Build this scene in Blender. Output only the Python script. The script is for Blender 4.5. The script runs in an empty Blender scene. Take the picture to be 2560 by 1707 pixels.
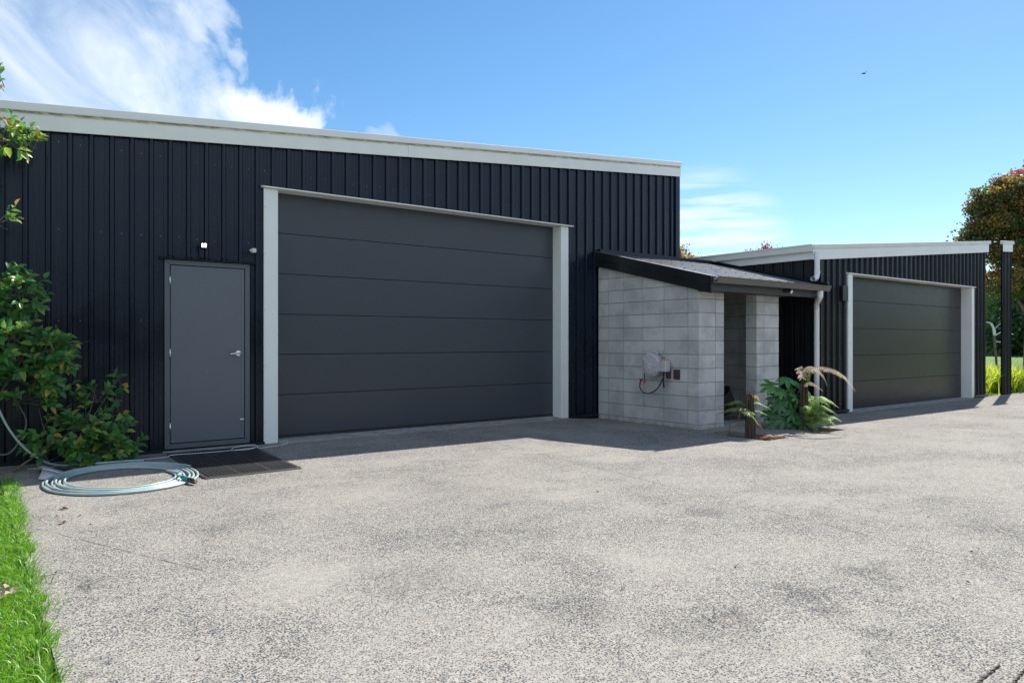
import bpy, bmesh, math, random
import numpy as np
from mathutils import Vector, Matrix, noise
random.seed(7); rng = np.random.default_rng(7)
R = math.radians
S = bpy.context.scene
COL = S.collection

# ------------------------------------------------------------------ camera
cd = bpy.data.cameras.new('camera'); cam = bpy.data.objects.new('camera', cd); COL.objects.link(cam)
cam.location = (0, 0, 1.235); cam.rotation_euler = (R(90), 0, R(-37.372))
cd.sensor_width = 36; cd.lens = 25.51; cd.clip_end = 2000; cd.clip_start = .05
S.camera = cam

# ------------------------------------------------------------------ sun, sky, exposure
SUN = Vector((.918, .269, 1.0)).normalized()
EL = math.asin(SUN.z); AZ = math.atan2(SUN.x, SUN.y)          # azimuth from +Y, clockwise
sl = bpy.data.lights.new('sun', 'SUN'); sl.energy = 4.3; sl.angle = R(.53); sl.color = (1, .95, .87)
so = bpy.data.objects.new('sun', sl); COL.objects.link(so); so.location = (20, 10, 30)
so.rotation_euler = (-SUN).to_track_quat('-Z', 'Y').to_euler()
S.view_settings.view_transform = 'Standard'; S.view_settings.look = 'None'
S.view_settings.exposure = .97; S.view_settings.gamma = 1; S.view_settings.use_curve_mapping = False
S.render.engine = 'CYCLES'

W = bpy.data.worlds.new('World'); S.world = W; W.use_nodes = True
nt = W.node_tree; N = nt.nodes; L = nt.links; N.clear()
def wn(t, **k):
    n = N.new(t)
    for a, b in k.items(): setattr(n, a, b)
    return n
def wmath(op, a, b=None, c=None, clamp=False):
    n = wn('ShaderNodeMath', operation=op, use_clamp=clamp)
    for i, v in enumerate((a, b, c)):
        if v is None: continue
        if isinstance(v, (int, float)): n.inputs[i].default_value = v
        else: L.new(v, n.inputs[i])
    return n.outputs[0]
sky = wn('ShaderNodeTexSky', sky_type='NISHITA', sun_disc=False, sun_elevation=EL, sun_rotation=AZ)
sky.altitude = 0; sky.air_density = 1.0; sky.dust_density = .15; sky.ozone_density = 3.0
tc = wn('ShaderNodeTexCoord')
def pixdir(dx, dy):       # direction in which a cloud stands, from azimuth / elevation offsets of the view axis
    X = (dx*1.08844-1280)/1814; Z = (853.5-dy*1.08844)/1814
    a = R(52.628); v = Vector((math.cos(a)+X*math.sin(a), math.sin(a)-X*math.cos(a), Z)); return v.normalized()
# warp the direction with wispy noise
mp = wn('ShaderNodeMapping'); mp.inputs['Scale'].default_value = (1, 1, 1.0)
L.new(tc.outputs['Generated'], mp.inputs[0])
n1 = wn('ShaderNodeTexNoise'); n1.inputs['Scale'].default_value = 5.5; n1.inputs['Detail'].default_value = 9; n1.inputs['Roughness'].default_value = .58
n1.inputs['Distortion'].default_value = .35
L.new(mp.outputs[0], n1.inputs['Vector'])
vs = wn('ShaderNodeVectorMath', operation='SUBTRACT'); L.new(n1.outputs['Color'], vs.inputs[0]); vs.inputs[1].default_value = (.5, .5, .5)
vm = wn('ShaderNodeVectorMath', operation='SCALE'); L.new(vs.outputs[0], vm.inputs[0]); vm.inputs['Scale'].default_value = .30
va = wn('ShaderNodeVectorMath', operation='ADD'); L.new(tc.outputs['Generated'], va.inputs[0]); L.new(vm.outputs[0], va.inputs[1])
vn = wn('ShaderNodeVectorMath', operation='NORMALIZE'); L.new(va.outputs[0], vn.inputs[0])
# streaky noise: fine wisps drawn out along one diagonal
rotm = wn('ShaderNodeVectorRotate', rotation_type='AXIS_ANGLE'); L.new(tc.outputs['Generated'], rotm.inputs['Vector'])
ax = pixdir(450, 150); rotm.inputs['Axis'].default_value = ax; rotm.inputs['Angle'].default_value = R(-35)
mp2 = wn('ShaderNodeMapping'); mp2.inputs['Scale'].default_value = (4.5, 4.5, 10); L.new(rotm.outputs[0], mp2.inputs[0])
n2 = wn('ShaderNodeTexNoise'); n2.inputs['Scale'].default_value = 1.3; n2.inputs['Detail'].default_value = 10; n2.inputs['Roughness'].default_value = .62; n2.inputs['Distortion'].default_value = .6
L.new(mp2.outputs[0], n2.inputs['Vector'])
def vdir(x, y, z): return Vector((x, y, z)).normalized()
FILL_CLOUDS = [(vdir(-1,-.6,.5),36,1.),(vdir(.1,-1,.45),34,1.),(vdir(-.6,-.5,1.1),32,.9),(vdir(.8,-.9,.6),32,.9),(vdir(-1,.2,.35),32,1.)]   # unseen clouds added behind the camera to brighten the shaded faces
lobes = [(-40,160,230,.85),(60,220,190,.85),(210,200,140,.85),(330,240,150,1.),(250,270,170,.7),(400,60,95,.75),(310,60,70,.5),(505,65,62,.9),(450,110,60,.9),(605,255,112,1.3),(668,280,80,1.1),(520,255,70,.9),(450,200,60,.8),
         (20,40,90,.8),(-250,60,380,.9),(-600,300,400,.8),(880,310,40,.3),(-900,-300,600,.7),(-300,-700,520,.6),(-2500,200,900,.8),(-1800,-900,700,.7)]+FILL_CLOUDS
tot = None
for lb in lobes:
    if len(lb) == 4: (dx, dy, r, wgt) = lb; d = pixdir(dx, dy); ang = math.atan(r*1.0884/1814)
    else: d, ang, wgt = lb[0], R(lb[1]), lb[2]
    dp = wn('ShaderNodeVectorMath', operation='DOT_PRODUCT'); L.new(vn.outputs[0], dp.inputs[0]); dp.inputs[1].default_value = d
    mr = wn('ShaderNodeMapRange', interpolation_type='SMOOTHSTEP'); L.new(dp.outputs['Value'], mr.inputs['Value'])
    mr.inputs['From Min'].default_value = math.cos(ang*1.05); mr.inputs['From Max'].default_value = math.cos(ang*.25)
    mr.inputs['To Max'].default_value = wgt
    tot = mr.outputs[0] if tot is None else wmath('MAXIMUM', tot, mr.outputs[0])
streak = wmath('MULTIPLY_ADD', n2.outputs['Fac'], 2.1, -.45)
cl = wmath('MULTIPLY', tot, wmath('MAXIMUM', streak, 0.0), clamp=True)
# low thin bands near the horizon on the right
sx = wn('ShaderNodeSeparateXYZ'); L.new(tc.outputs['Generated'], sx.inputs[0])
mp3 = wn('ShaderNodeMapping'); mp3.inputs['Scale'].default_value = (3, 3, 34); L.new(tc.outputs['Generated'], mp3.inputs[0])
n3 = wn('ShaderNodeTexNoise'); n3.inputs['Scale'].default_value = 1.6; n3.inputs['Detail'].default_value = 7; n3.inputs['Roughness'].default_value = .55; L.new(mp3.outputs[0], n3.inputs['Vector'])
db = pixdir(1610, 585); dpb = wn('ShaderNodeVectorMath', operation='DOT_PRODUCT'); L.new(tc.outputs['Generated'], dpb.inputs[0]); dpb.inputs[1].default_value = db
mb_ = wn('ShaderNodeMapRange', interpolation_type='SMOOTHSTEP'); L.new(dpb.outputs['Value'], mb_.inputs['Value']); mb_.inputs['From Min'].default_value = math.cos(R(7.2)); mb_.inputs['From Max'].default_value = math.cos(R(2))
band = wmath('MULTIPLY', wmath('MULTIPLY_ADD', n3.outputs['Fac'], 4.2, -1.75, clamp=True), mb_.outputs[0], clamp=True)
fac = wmath('MAXIMUM', cl, band)
fac = wmath('MULTIPLY', wmath('POWER', fac, .9), .94)
hs = wn('ShaderNodeHueSaturation'); hs.inputs['Saturation'].default_value = 1.20; hs.inputs['Value'].default_value = .70; hs.inputs['Hue'].default_value = .496
L.new(sky.outputs[0], hs.inputs['Color'])
mx = wn('ShaderNodeMix', data_type='RGBA'); L.new(fac, mx.inputs['Factor']); L.new(hs.outputs[0], mx.inputs['A'])
mx.inputs['B'].default_value = (5.1, 5.45, 5.9, 1)
bg = wn('ShaderNodeBackground'); bg.inputs['Strength'].default_value = .11; L.new(mx.outputs['Result'], bg.inputs['Color'])
wo = wn('ShaderNodeOutputWorld'); L.new(bg.outputs[0], wo.inputs['Surface'])

# ------------------------------------------------------------------ materials
def new_mat(name):
    m = bpy.data.materials.new(name); m.use_nodes = True
    nt = m.node_tree; b = nt.nodes['Principled BSDF']; return m, nt, b
class G:
    def __init__(s, nt): s.nt = nt; s.n = nt.nodes; s.l = nt.links
    def node(s, t, **k):
        n = s.n.new(t)
        for a, b in k.items(): setattr(n, a, b)
        return n
    def inp(s, n, i, v):
        if isinstance(v, bpy.types.NodeSocket): s.l.new(v, n.inputs[i])
        elif v is not None: n.inputs[i].default_value = v
    def math(s, op, a, b=None, c=None, clamp=False):
        n = s.node('ShaderNodeMath', operation=op, use_clamp=clamp)
        for i, v in enumerate((a, b, c)): s.inp(n, i, v)
        return n.outputs[0]
    def noise(s, vec, scale, detail=4, rough=.55, dist=0, out='Fac'):
        n = s.node('ShaderNodeTexNoise'); s.inp(n, 'Vector', vec)
        n.inputs['Scale'].default_value = scale; n.inputs['Detail'].default_value = detail; n.inputs['Roughness'].default_value = rough; n.inputs['Distortion'].default_value = dist
        return n.outputs[out]
    def ramp(s, fac, stops):
        n = s.node('ShaderNodeValToRGB'); s.inp(n, 'Fac', fac); e = n.color_ramp.elements
        while len(e) < len(stops): e.new(.5)
        for i, (p, c) in enumerate(stops):
            e[i].position = p; e[i].color = (*c, 1) if len(c) == 3 else c
        return n.outputs['Color']
    def mix(s, f, a, b, mode='MIX'):
        n = s.node('ShaderNodeMix', data_type='RGBA', blend_type=mode)
        s.inp(n, 'Factor', f)
        for k, v in (('A', a), ('B', b)):
            if isinstance(v, tuple) and len(v) == 3: v = (*v, 1)
            s.inp(n, k, v)
        return n.outputs['Result']
    def range(s, v, a, b, c=0, d=1, smooth=True):
        n = s.node('ShaderNodeMapRange', interpolation_type='SMOOTHSTEP' if smooth else 'LINEAR')
        s.inp(n, 'Value', v); n.inputs['From Min'].default_value = a; n.inputs['From Max'].default_value = b; n.inputs['To Min'].default_value = c; n.inputs['To Max'].default_value = d
        return n.outputs[0]
    def bump(s, b, h, strength=.3, dist=.01, prev=None):
        n = s.node('ShaderNodeBump'); n.inputs['Strength'].default_value = strength; n.inputs['Distance'].default_value = dist
        s.inp(n, 'Height', h)
        if prev is not None: s.inp(n, 'Normal', prev)
        if b is not None: s.l.new(n.outputs[0], b.inputs['Normal'])
        return n.outputs[0]
    def pos(s): return s.node('ShaderNodeNewGeometry').outputs['Position']
    def objc(s): return s.node('ShaderNodeTexCoord').outputs['Object']
    def rnd(s): return s.node('ShaderNodeObjectInfo').outputs['Random']
    def map(s, vec, scale=(1,1,1), loc=(0,0,0)):
        n = s.node('ShaderNodeMapping'); s.inp(n, 'Vector', vec); n.inputs['Scale'].default_value = scale; n.inputs['Location'].default_value = loc
        return n.outputs[0]

def paint(name, col, rough=.45, dirt=.12, metal=0, spec=.5, coat=0, grain=.0, streak=0):
    m, nt, b = new_mat(name); g = G(nt); p = g.pos()
    f = g.noise(p, 2.3, 6, .65); f2 = g.noise(g.map(p, (9, 9, 1.1)), 2, 4)
    c2 = tuple(min(1, c*(1-dirt)+.03*dirt) for c in col)
    c = g.mix(g.range(f, .35, .7), col, c2)
    if streak: c = g.mix(g.math('MULTIPLY', g.range(f2, .52, .75), streak), c, tuple(x*.8+.02 for x in col))
    g.inp(b, 'Base Color', c)
    g.inp(b, 'Roughness', g.range(g.noise(p, 6, 5), .3, .7, rough-.03, rough+.05))
    b.inputs['Metallic'].default_value = metal; b.inputs['Specular IOR Level'].default_value = spec
    b.inputs['Coat Weight'].default_value = coat
    if grain: g.bump(b, g.noise(p, 160, 2), grain, .002)
    return m

def clad_mat(name, col, rough):
    m, nt, b = new_mat(name); g = G(nt); p = g.pos()
    f = g.noise(p, 1.6, 6, .6); dust = g.noise(p, 40, 3, .7)
    c = g.mix(g.range(f, .35, .7), col, tuple(x*1.5 for x in col))
    # pale chalky specks and faint run marks
    sp = g.node('ShaderNodeTexVoronoi', feature='F1'); g.inp(sp, 'Vector', p); sp.inputs['Scale'].default_value = 9
    spk = g.math('LESS_THAN', sp.outputs['Distance'], .035)
    spk = g.math('MULTIPLY', spk, g.range(g.noise(p, 3, 2), .5, .62))
    c = g.mix(g.math('MULTIPLY', spk, .55), c, (.16, .17, .18))
    c = g.mix(g.math('MULTIPLY', g.range(g.noise(g.map(p, (14, 14, .9)), 2, 5, .6), .55, .8), .3), c, (.014, .016, .018))
    # splash-back dust low on the sheet
    sz = g.node('ShaderNodeSeparateXYZ'); g.inp(sz, 0, p)
    low = g.math('MULTIPLY', g.range(sz.outputs['Z'], .45, 0.0), g.range(dust, .35, .7, .1, .6))
    c = g.mix(g.math('MULTIPLY', low, .3), c, (.035, .03, .026))
    g.inp(b, 'Base Color', c); g.inp(b, 'Roughness', g.range(f, .3, .7, rough-.05, rough+.1))
    b.inputs['Specular IOR Level'].default_value = .38
    w = g.noise(g.map(p, (1, 1, .35)), 2.2, 2); g.bump(b, w, .12, .03)
    return m

M = {}
M['clad'] = clad_mat('black coated cladding', (.0025, .0078, .0200), .25)
M['clad2'] = clad_mat('black coated cladding second', (.0038, .0055, .0085), .33)
M['black'] = paint('black flashing', (.010, .011, .013), .3, .3)
M['roofblack'] = paint('dark roof coating', (.12, .13, .15), .30, .0, spec=.9)
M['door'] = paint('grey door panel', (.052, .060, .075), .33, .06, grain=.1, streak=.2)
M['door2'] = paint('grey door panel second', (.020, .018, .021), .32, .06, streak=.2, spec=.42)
M['pdoor'] = paint('grey personnel door', (.125, .142, .17), .45, .06, grain=.3)
M['pframe'] = paint('grey door frame', (.105, .12, .145), .42, .1)
M['white'] = paint('off white flashing', (.86, .87, .86), .42, .05)
M['gutterwhite'] = paint('off white gutter', (.72, .74, .71), .42, .08)
M['pipe'] = paint('white plastic pipe', (.82, .82, .82), .35, .05)
M['dark'] = paint('near black gap', (.006, .006, .007), .8, 0)
M['gutter'] = paint('dark bronze gutter', (.13, .12, .11), .4, .1)
M['beam'] = paint('grey beam', (.045, .048, .052), .5, .15)
M['chrome'] = paint('satin metal', (.72, .72, .72), .22, .05, metal=1)
M['zinc'] = paint('zinc screw', (.45, .47, .5), .45, .1, metal=.6)
M['rubber'] = paint('black rubber', (.030, .030, .031), .5, .3, grain=.3)
M['reel'] = paint('pale grey plastic', (.56, .53, .56), .5, .08)
M['reelband'] = paint('pale grey plastic trim', (.62, .64, .70), .45, .08)
M['maroon'] = paint('maroon brown plastic', (.07, .045, .05), .5, .1)
M['red'] = paint('red plastic', (.55, .05, .03), .45, .05)
M['brass'] = paint('brass', (.62, .40, .18), .4, .1, metal=.7)
M['hosegreen'] = paint('dark green hose', (.012, .03, .028), .4, .1)
M['aqua'] = paint('aqua hose', (.10, .45, .36), .4, .05)
M['teal'] = paint('teal plastic', (.02, .22, .28), .4, .05)
M['cord'] = paint('pale cord', (.62, .66, .72), .5, .05)
M['sensor'] = paint('white plastic housing', (.68, .66, .62), .4, .05)
M['soil'] = None

def hose_mat():
    m, nt, b = new_mat('garden hose'); g = G(nt)
    f = g.noise(g.pos(), 7, 2)
    c = g.mix(g.range(f, .35, .65), (.42, .50, .47), (.33, .45, .47))
    g.inp(b, 'Base Color', c); b.inputs['Roughness'].default_value = .34; b.inputs['Specular IOR Level'].default_value = .6
    return m
M['hose'] = hose_mat()

def block_mat():
    m, nt, b = new_mat('concrete block'); g = G(nt); p = g.pos(); r = g.rnd()
    base = g.mix(r, (.52, .52, .515), (.66, .66, .65))
    stain = g.range(g.noise(p, 3.2, 5, .6), .42, .68)
    c = g.mix(g.math('MULTIPLY', stain, .5), base, (.32, .325, .33))
    eff = g.range(g.noise(g.map(p, (3.5, 3.5, 2)), 3, 6, .62, .5), .54, .72)
    c = g.mix(g.math('MULTIPLY', eff, .35), c, (.72, .72, .70))
    fine = g.noise(p, 260, 3, .7)
    c = g.mix(g.range(fine, .35, .65, .0, .22), c, (.25, .25, .24))
    sz = g.node('ShaderNodeSeparateXYZ'); g.inp(sz, 0, p)
    low = g.math('MULTIPLY', g.range(sz.outputs['Z'], .12, 0.0), g.range(g.noise(p, 9, 4), .3, .6))
    c = g.mix(g.math('MULTIPLY', low, .5), c, (.17, .175, .14))
    g.inp(b, 'Base Color', c); b.inputs['Roughness'].default_value = .92; b.inputs['Specular IOR Level'].default_value = .2
    g.bump(b, g.noise(p, 190, 4, .7), .5, .004)
    return m
M['block'] = block_mat()
M['mortar'] = paint('mortar', (.30, .30, .30), .95, .2, spec=.1)

def concrete_mat(name, col):
    m, nt, b = new_mat(name); g = G(nt); p = g.pos()
    c = g.mix(g.range(g.noise(p, 8, 6, .65), .35, .65), col, tuple(x*.62 for x in col))
    g.inp(b, 'Base Color', c); b.inputs['Roughness'].default_value = .9
    g.bump(b, g.noise(p, 90, 4), .4, .004)
    return m
M['conc'] = concrete_mat('plain concrete', (.36, .36, .34))
M['conckerb'] = concrete_mat('stained concrete', (.20, .20, .15))

STAINS = [(3.9,1.93,.24,.6),(3.73,1.7,.18,.4),(3.24,1.8,.18,.4),(3.05,1.5,.16,.6),(2.9,1.38,.14,.6),(2.75,1.97,.22,.5),(2.25,2.5,.35,.4),(4.3,3.35,.3,.5),
          (3.27,2.0,.2,.5),(.52,4.25,.16,.7),(.394,3.09,.10,.6),(.45,3.17,.08,.5),(1.37,5.04,.3,.4),(1.9,3.3,.5,.4),(2.5,1.95,.35,.35),(1.0,6.2,.3,.3),(3.3,5.2,.6,.3),(5.4,1.9,.4,.4)]
BRIGHT = [(3.83,4.35,.35,.8),(5.55,5.44,.5,.8),(6.87,5.2,.5,.6),(6.2,3.75,.6,.6),(6.3,3.2,.5,.5),(1.97,2.47,.25,.6),(3.1,2.8,.4,.6),(3.28,1.56,.2,.6),(1.82,2.07,.25,.7),(2.7,1.55,.25,.6),(.78,5.75,.25,.7),(1.39,3.68,.4,.7),(1.03,5.73,.3,.5),(2.6,5.4,.5,.6),(4.6,5.0,.4,.6),(1.2,2.75,.3,.5)]
def driveway_mat():
    m, nt, b = new_mat('exposed aggregate concrete'); g = G(nt); p = g.pos()
    wob = g.noise(p, 60, 2, out='Color')
    v = g.node('ShaderNodeTexVoronoi', feature='F1'); v.inputs['Scale'].default_value = 122; v.inputs['Randomness'].default_value = 1
    g.inp(v, 'Vector', p)
    v2 = g.node('ShaderNodeTexVoronoi', feature='F1'); v2.inputs['Scale'].default_value = 205; g.inp(v2, 'Vector', g.map(p, (1,1,1), (3.3, 1.7, 0)))
    sc = g.node('ShaderNodeSeparateColor'); g.inp(sc, 0, v.outputs['Color'])
    sc2 = g.node('ShaderNodeSeparateColor'); g.inp(sc2, 0, v2.outputs['Color'])
    stone = g.ramp(sc.outputs[0], [(0, (.04, .05, .07)), (.28, (.08, .10, .14)), (.50, (.14, .17, .21)), (.62, (.18, .185, .185)), (.74, (.33, .30, .25)), (.82, (.22, .13, .09)), (.90, (.50, .47, .42)), (1, (.04, .05, .06))])
    small = g.ramp(sc2.outputs[1], [(0, (.06, .07, .09)), (.4, (.18, .18, .18)), (.7, (.36, .34, .30)), (1, (.13, .13, .14))])
    matrix = g.mix(g.range(g.noise(p, 24, 4), .3, .7), (.60, .575, .52), (.47, .455, .415))
    big = g.noise(p, .9, 6, .62, .6); mid = g.noise(g.map(p, (1, 1.6, 1)), 3.2, 5, .6)
    cover = g.math('ADD', g.math('MULTIPLY', big, .8), g.math('MULTIPLY', mid, .45))        # ~.62 mean
    # worn / washed areas of the slab
    sx = g.node('ShaderNodeSeparateXYZ'); g.inp(sx, 0, p)
    wv = g.node('ShaderNodeVectorMath', operation='ADD'); g.inp(wv, 0, p)
    w2 = g.node('ShaderNodeVectorMath', operation='SCALE'); w2.inputs['Scale'].default_value = .55
    w3 = g.node('ShaderNodeVectorMath', operation='SUBTRACT'); g.inp(w3, 0, g.noise(p, 3.0, 6, .65, 0, 'Color')); w3.inputs[1].default_value = (.5, .5, .5)
    g.inp(w2, 0, w3.outputs[0]); g.inp(wv, 1, w2.outputs[0])
    def spots(lst):
        tot = None
        for (x, y, r, w) in lst:
            d = g.node('ShaderNodeVectorMath', operation='DISTANCE'); g.inp(d, 0, wv.outputs[0]); d.inputs[1].default_value = (x, y, 0)
            k = g.range(d.outputs['Value'], r, 0, 0, w)
            tot = k if tot is None else g.math('MAXIMUM', tot, k)
        return tot
    st = spots(STAINS); br = spots(BRIGHT)
    thr = g.math('ADD', g.math('MULTIPLY', g.math('SUBTRACT', .62, cover), .70), .49)        # stone radius threshold
    thr = g.math('ADD', thr, g.math('MULTIPLY', g.math('SUBTRACT', st, br), .12))
    isst = g.range(g.math('SUBTRACT', thr, v.outputs['Distance']), -.05, .09)
    c = g.mix(g.range(v2.outputs['Distance'], .46, .28, 0, .55), matrix, small)
    c = g.mix(isst, c, stone)
    c = g.mix(g.range(big, .50, .74, 0, .22), c, (.46, .45, .41))
    c = g.mix(g.math('MULTIPLY', br, .22), c, (.52, .505, .46))
    c = g.mix(g.range(mid, .56, .76, 0, .24), c, (.11, .12, .135))
    c = g.mix(g.math('MULTIPLY', st, g.range(g.noise(p, 30, 4), .35, .6, .25, .62)), c, (.05, .05, .058))
    # fine saw-cut lines
    def line(a, bb, w, brk):
        d = g.math('ABSOLUTE', g.math('SUBTRACT', g.math('ADD', g.math('MULTIPLY', sx.outputs['Y'], a), bb), sx.outputs['X']))
        k = g.math('LESS_THAN', d, w)
        return g.math('MULTIPLY', k, g.range(g.noise(p, brk, 3), .42, .55))
    wig = g.math('MULTIPLY', g.noise(p, 5, 2), .03)
    l1 = line(.122, 4.335, .0045, 3)
    l2 = g.math('MULTIPLY', line(-.40, 2.70, .004, 4), g.math('MULTIPLY', g.math('GREATER_THAN', sx.outputs['Y'], 4.1), g.math('LESS_THAN', sx.outputs['Y'], 5.7)))
    dy = g.math('ABSOLUTE', g.math('SUBTRACT', sx.outputs['Y'], g.math('MULTIPLY_ADD', sx.outputs['X'], -.06, 6.45)))
    l3 = g.math('MULTIPLY', g.math('LESS_THAN', dy, .005), g.range(g.noise(p, 2.5, 3), .48, .55))
    ln = g.math('MAXIMUM', l1, g.math('MAXIMUM', l2, l3))
    c = g.mix(g.math('MULTIPLY', ln, .75), c, (.05, .045, .04))
    c = g.mix(1.0, c, (.64, .63, .615), 'MULTIPLY')
    g.inp(b, 'Base Color', c); b.inputs['Roughness'].default_value = .9; b.inputs['Specular IOR Level'].default_value = .12
    h = g.math('SUBTRACT', g.math('MULTIPLY', isst, g.math('SUBTRACT', .6, v.outputs['Distance'])), g.math('MULTIPLY', ln, 2.0))
    nn = g.bump(None, g.noise(p, 1.1, 4), .25, .05)
    g.bump(b, h, .55, .006, nn)
    return m
M['drive'] = driveway_mat()

def soil_mat():
    m, nt, b = new_mat('dark soil'); g = G(nt); p = g.pos()
    c = g.mix(g.range(g.noise(p, 40, 6, .7), .35, .65), (.05, .032, .022), (.11, .07, .045))
    g.inp(b, 'Base Color', c); b.inputs['Roughness'].default_value = .95; g.bump(b, g.noise(p, 60, 5, .7), .9, .02)
    return m
M['soil'] = soil_mat()
def lawn_mat():
    m, nt, b = new_mat('lawn ground'); g = G(nt); p = g.pos()
    c = g.mix(g.range(g.noise(p, .5, 6, .6), .35, .65), (.10, .19, .022), (.16, .25, .03))
    c = g.mix(g.range(g.noise(p, 70, 4, .7), .4, .65), c, (.05, .11, .012))
    g.inp(b, 'Base Color', c); b.inputs['Roughness'].default_value = .85; b.inputs['Specular IOR Level'].default_value = .2
    g.bump(b, g.noise(p, 45, 5, .7), 1, .04)
    return m
M['lawn'] = lawn_mat()

def leaf_mat(name, c1, c2, trans=.35, rough=.38, tcol=None, spec=.5):
    m, nt, b = new_mat(name); g = G(nt); p = g.pos()
    c = g.mix(g.range(g.noise(p, 11, 3), .35, .65), c1, c2)
    g.inp(b, 'Base Color', c); b.inputs['Roughness'].default_value = rough; b.inputs['Specular IOR Level'].default_value = spec
    t = g.node('ShaderNodeBsdfTranslucent'); tc_ = tcol or tuple(min(1, x*1.6) for x in c2)
    t.inputs['Color'].default_value = (*tc_, 1)
    ms = g.node('ShaderNodeMixShader'); ms.inputs[0].default_value = trans
    g.l.new(b.outputs[0], ms.inputs[1]); g.l.new(t.outputs[0], ms.inputs[2])
    g.l.new(ms.outputs[0], nt.nodes['Material Output'].inputs['Surface'])
    return m
M['leaf1'] = leaf_mat('glossy green leaf', (0.067, 0.209, 0.042), (0.114, 0.285, 0.057))
M['leaf2'] = leaf_mat('deep green leaf', (0.044, 0.150, 0.044), (0.070, 0.200, 0.060))
M['leaf3'] = leaf_mat('lime green leaf', (0.195, 0.330, 0.045), (0.285, 0.405, 0.060))
M['leaf4'] = leaf_mat('yellowing leaf', (0.494, 0.390, 0.052), (0.390, 0.221, 0.065))
M['grass1'] = leaf_mat('grass blade', (0.149, 0.351, 0.027), (0.230, 0.459, 0.041), .4, .45, (.26, .52, .03))
M['grass2'] = leaf_mat('dark grass blade', (0.075, 0.225, 0.022), (0.135, 0.315, 0.030), .35, .45)
M['grass4'] = leaf_mat('lime grass blade', (.15, .36, .02), (.22, .44, .03), .4, .4, (.34, .68, .03))
M['grass3'] = leaf_mat('dry grass blade', (.34, .34, .10), (.26, .26, .08), .3, .6)
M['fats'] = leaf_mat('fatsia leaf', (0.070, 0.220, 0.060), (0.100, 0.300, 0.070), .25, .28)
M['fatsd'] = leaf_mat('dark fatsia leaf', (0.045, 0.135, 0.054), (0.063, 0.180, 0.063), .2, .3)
M['stem'] = paint('green stalk', (.20, .27, .06), .5, .1)
M['fern'] = leaf_mat('fern frond', (0.119, 0.221, 0.051), (0.187, 0.306, 0.076), .35, .55)
M['fernpale'] = leaf_mat('pale fern frond', (0.330, 0.450, 0.180), (0.480, 0.600, 0.270), .4, .55)
M['ferndead'] = leaf_mat('dead fern frond', (.40, .31, .23), (.58, .50, .40), .3, .8)
M['fernred'] = leaf_mat('rusty dead frond', (0.255, 0.090, 0.053), (0.375, 0.165, 0.105), .2, .85)
M['fernyel'] = leaf_mat('yellow frond', (.55, .36, .05), (.62, .46, .10), .4, .6)
def bark(name, a, b2, sc=(30, 30, 3)):
    m, nt, b = new_mat(name); g = G(nt); p = g.pos()
    f = g.noise(g.map(p, sc), 1, 6, .7)
    g.inp(b, 'Base Color', g.mix(g.range(f, .35, .65), a, b2)); b.inputs['Roughness'].default_value = .9; g.bump(b, f, .8, .01)
    return m
M['bark'] = bark('grey brown bark', (.10, .085, .07), (.20, .17, .14), (8, 8, 8))
M['stump'] = bark('fibrous fern trunk', (.035, .025, .018), (.13, .095, .07))
M['tr1'] = leaf_mat('tree leaf bronze', (.11, .055, .035), (.20, .10, .045), .35, .5, (.32, .15, .05))
M['tr2'] = leaf_mat('tree leaf green', (0.058, 0.111, 0.039), (0.104, 0.156, 0.046), .35, .5)
M['tr3'] = leaf_mat('tree leaf gold', (.32, .20, .04), (.38, .26, .06), .45, .5, (.6, .4, .08))
M['tr4'] = leaf_mat('tree leaf crimson', (.17, .03, .04), (.24, .05, .06), .4, .5, (.45, .07, .08))
M['hedge'] = leaf_mat('hedge leaf', (.02, .055, .02), (.035, .075, .022), .2, .5)
M['flax'] = leaf_mat('striped tuft leaf', (.42, .52, .04), (.55, .62, .07), .5, .4, (.8, .9, .06))
M['flaxd'] = leaf_mat('dark tuft leaf', (.06, .13, .03), (.10, .18, .03), .3, .4)
M['litter'] = leaf_mat('dry leaf litter', (.14, .05, .03), (.20, .09, .05), .1, .8)
M['chip'] = paint('bleached bark', (.46, .37, .27), .9, .2)
def led_mat():
    m, nt, b = new_mat('lit lamp lens'); b.inputs['Emission Color'].default_value = (.93, .95, 1, 1); b.inputs['Emission Strength'].default_value = 6; return m
M['led'] = led_mat()
M['fabric'] = paint('black weed mat', (.02, .02, .021), .8, .2)

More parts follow.
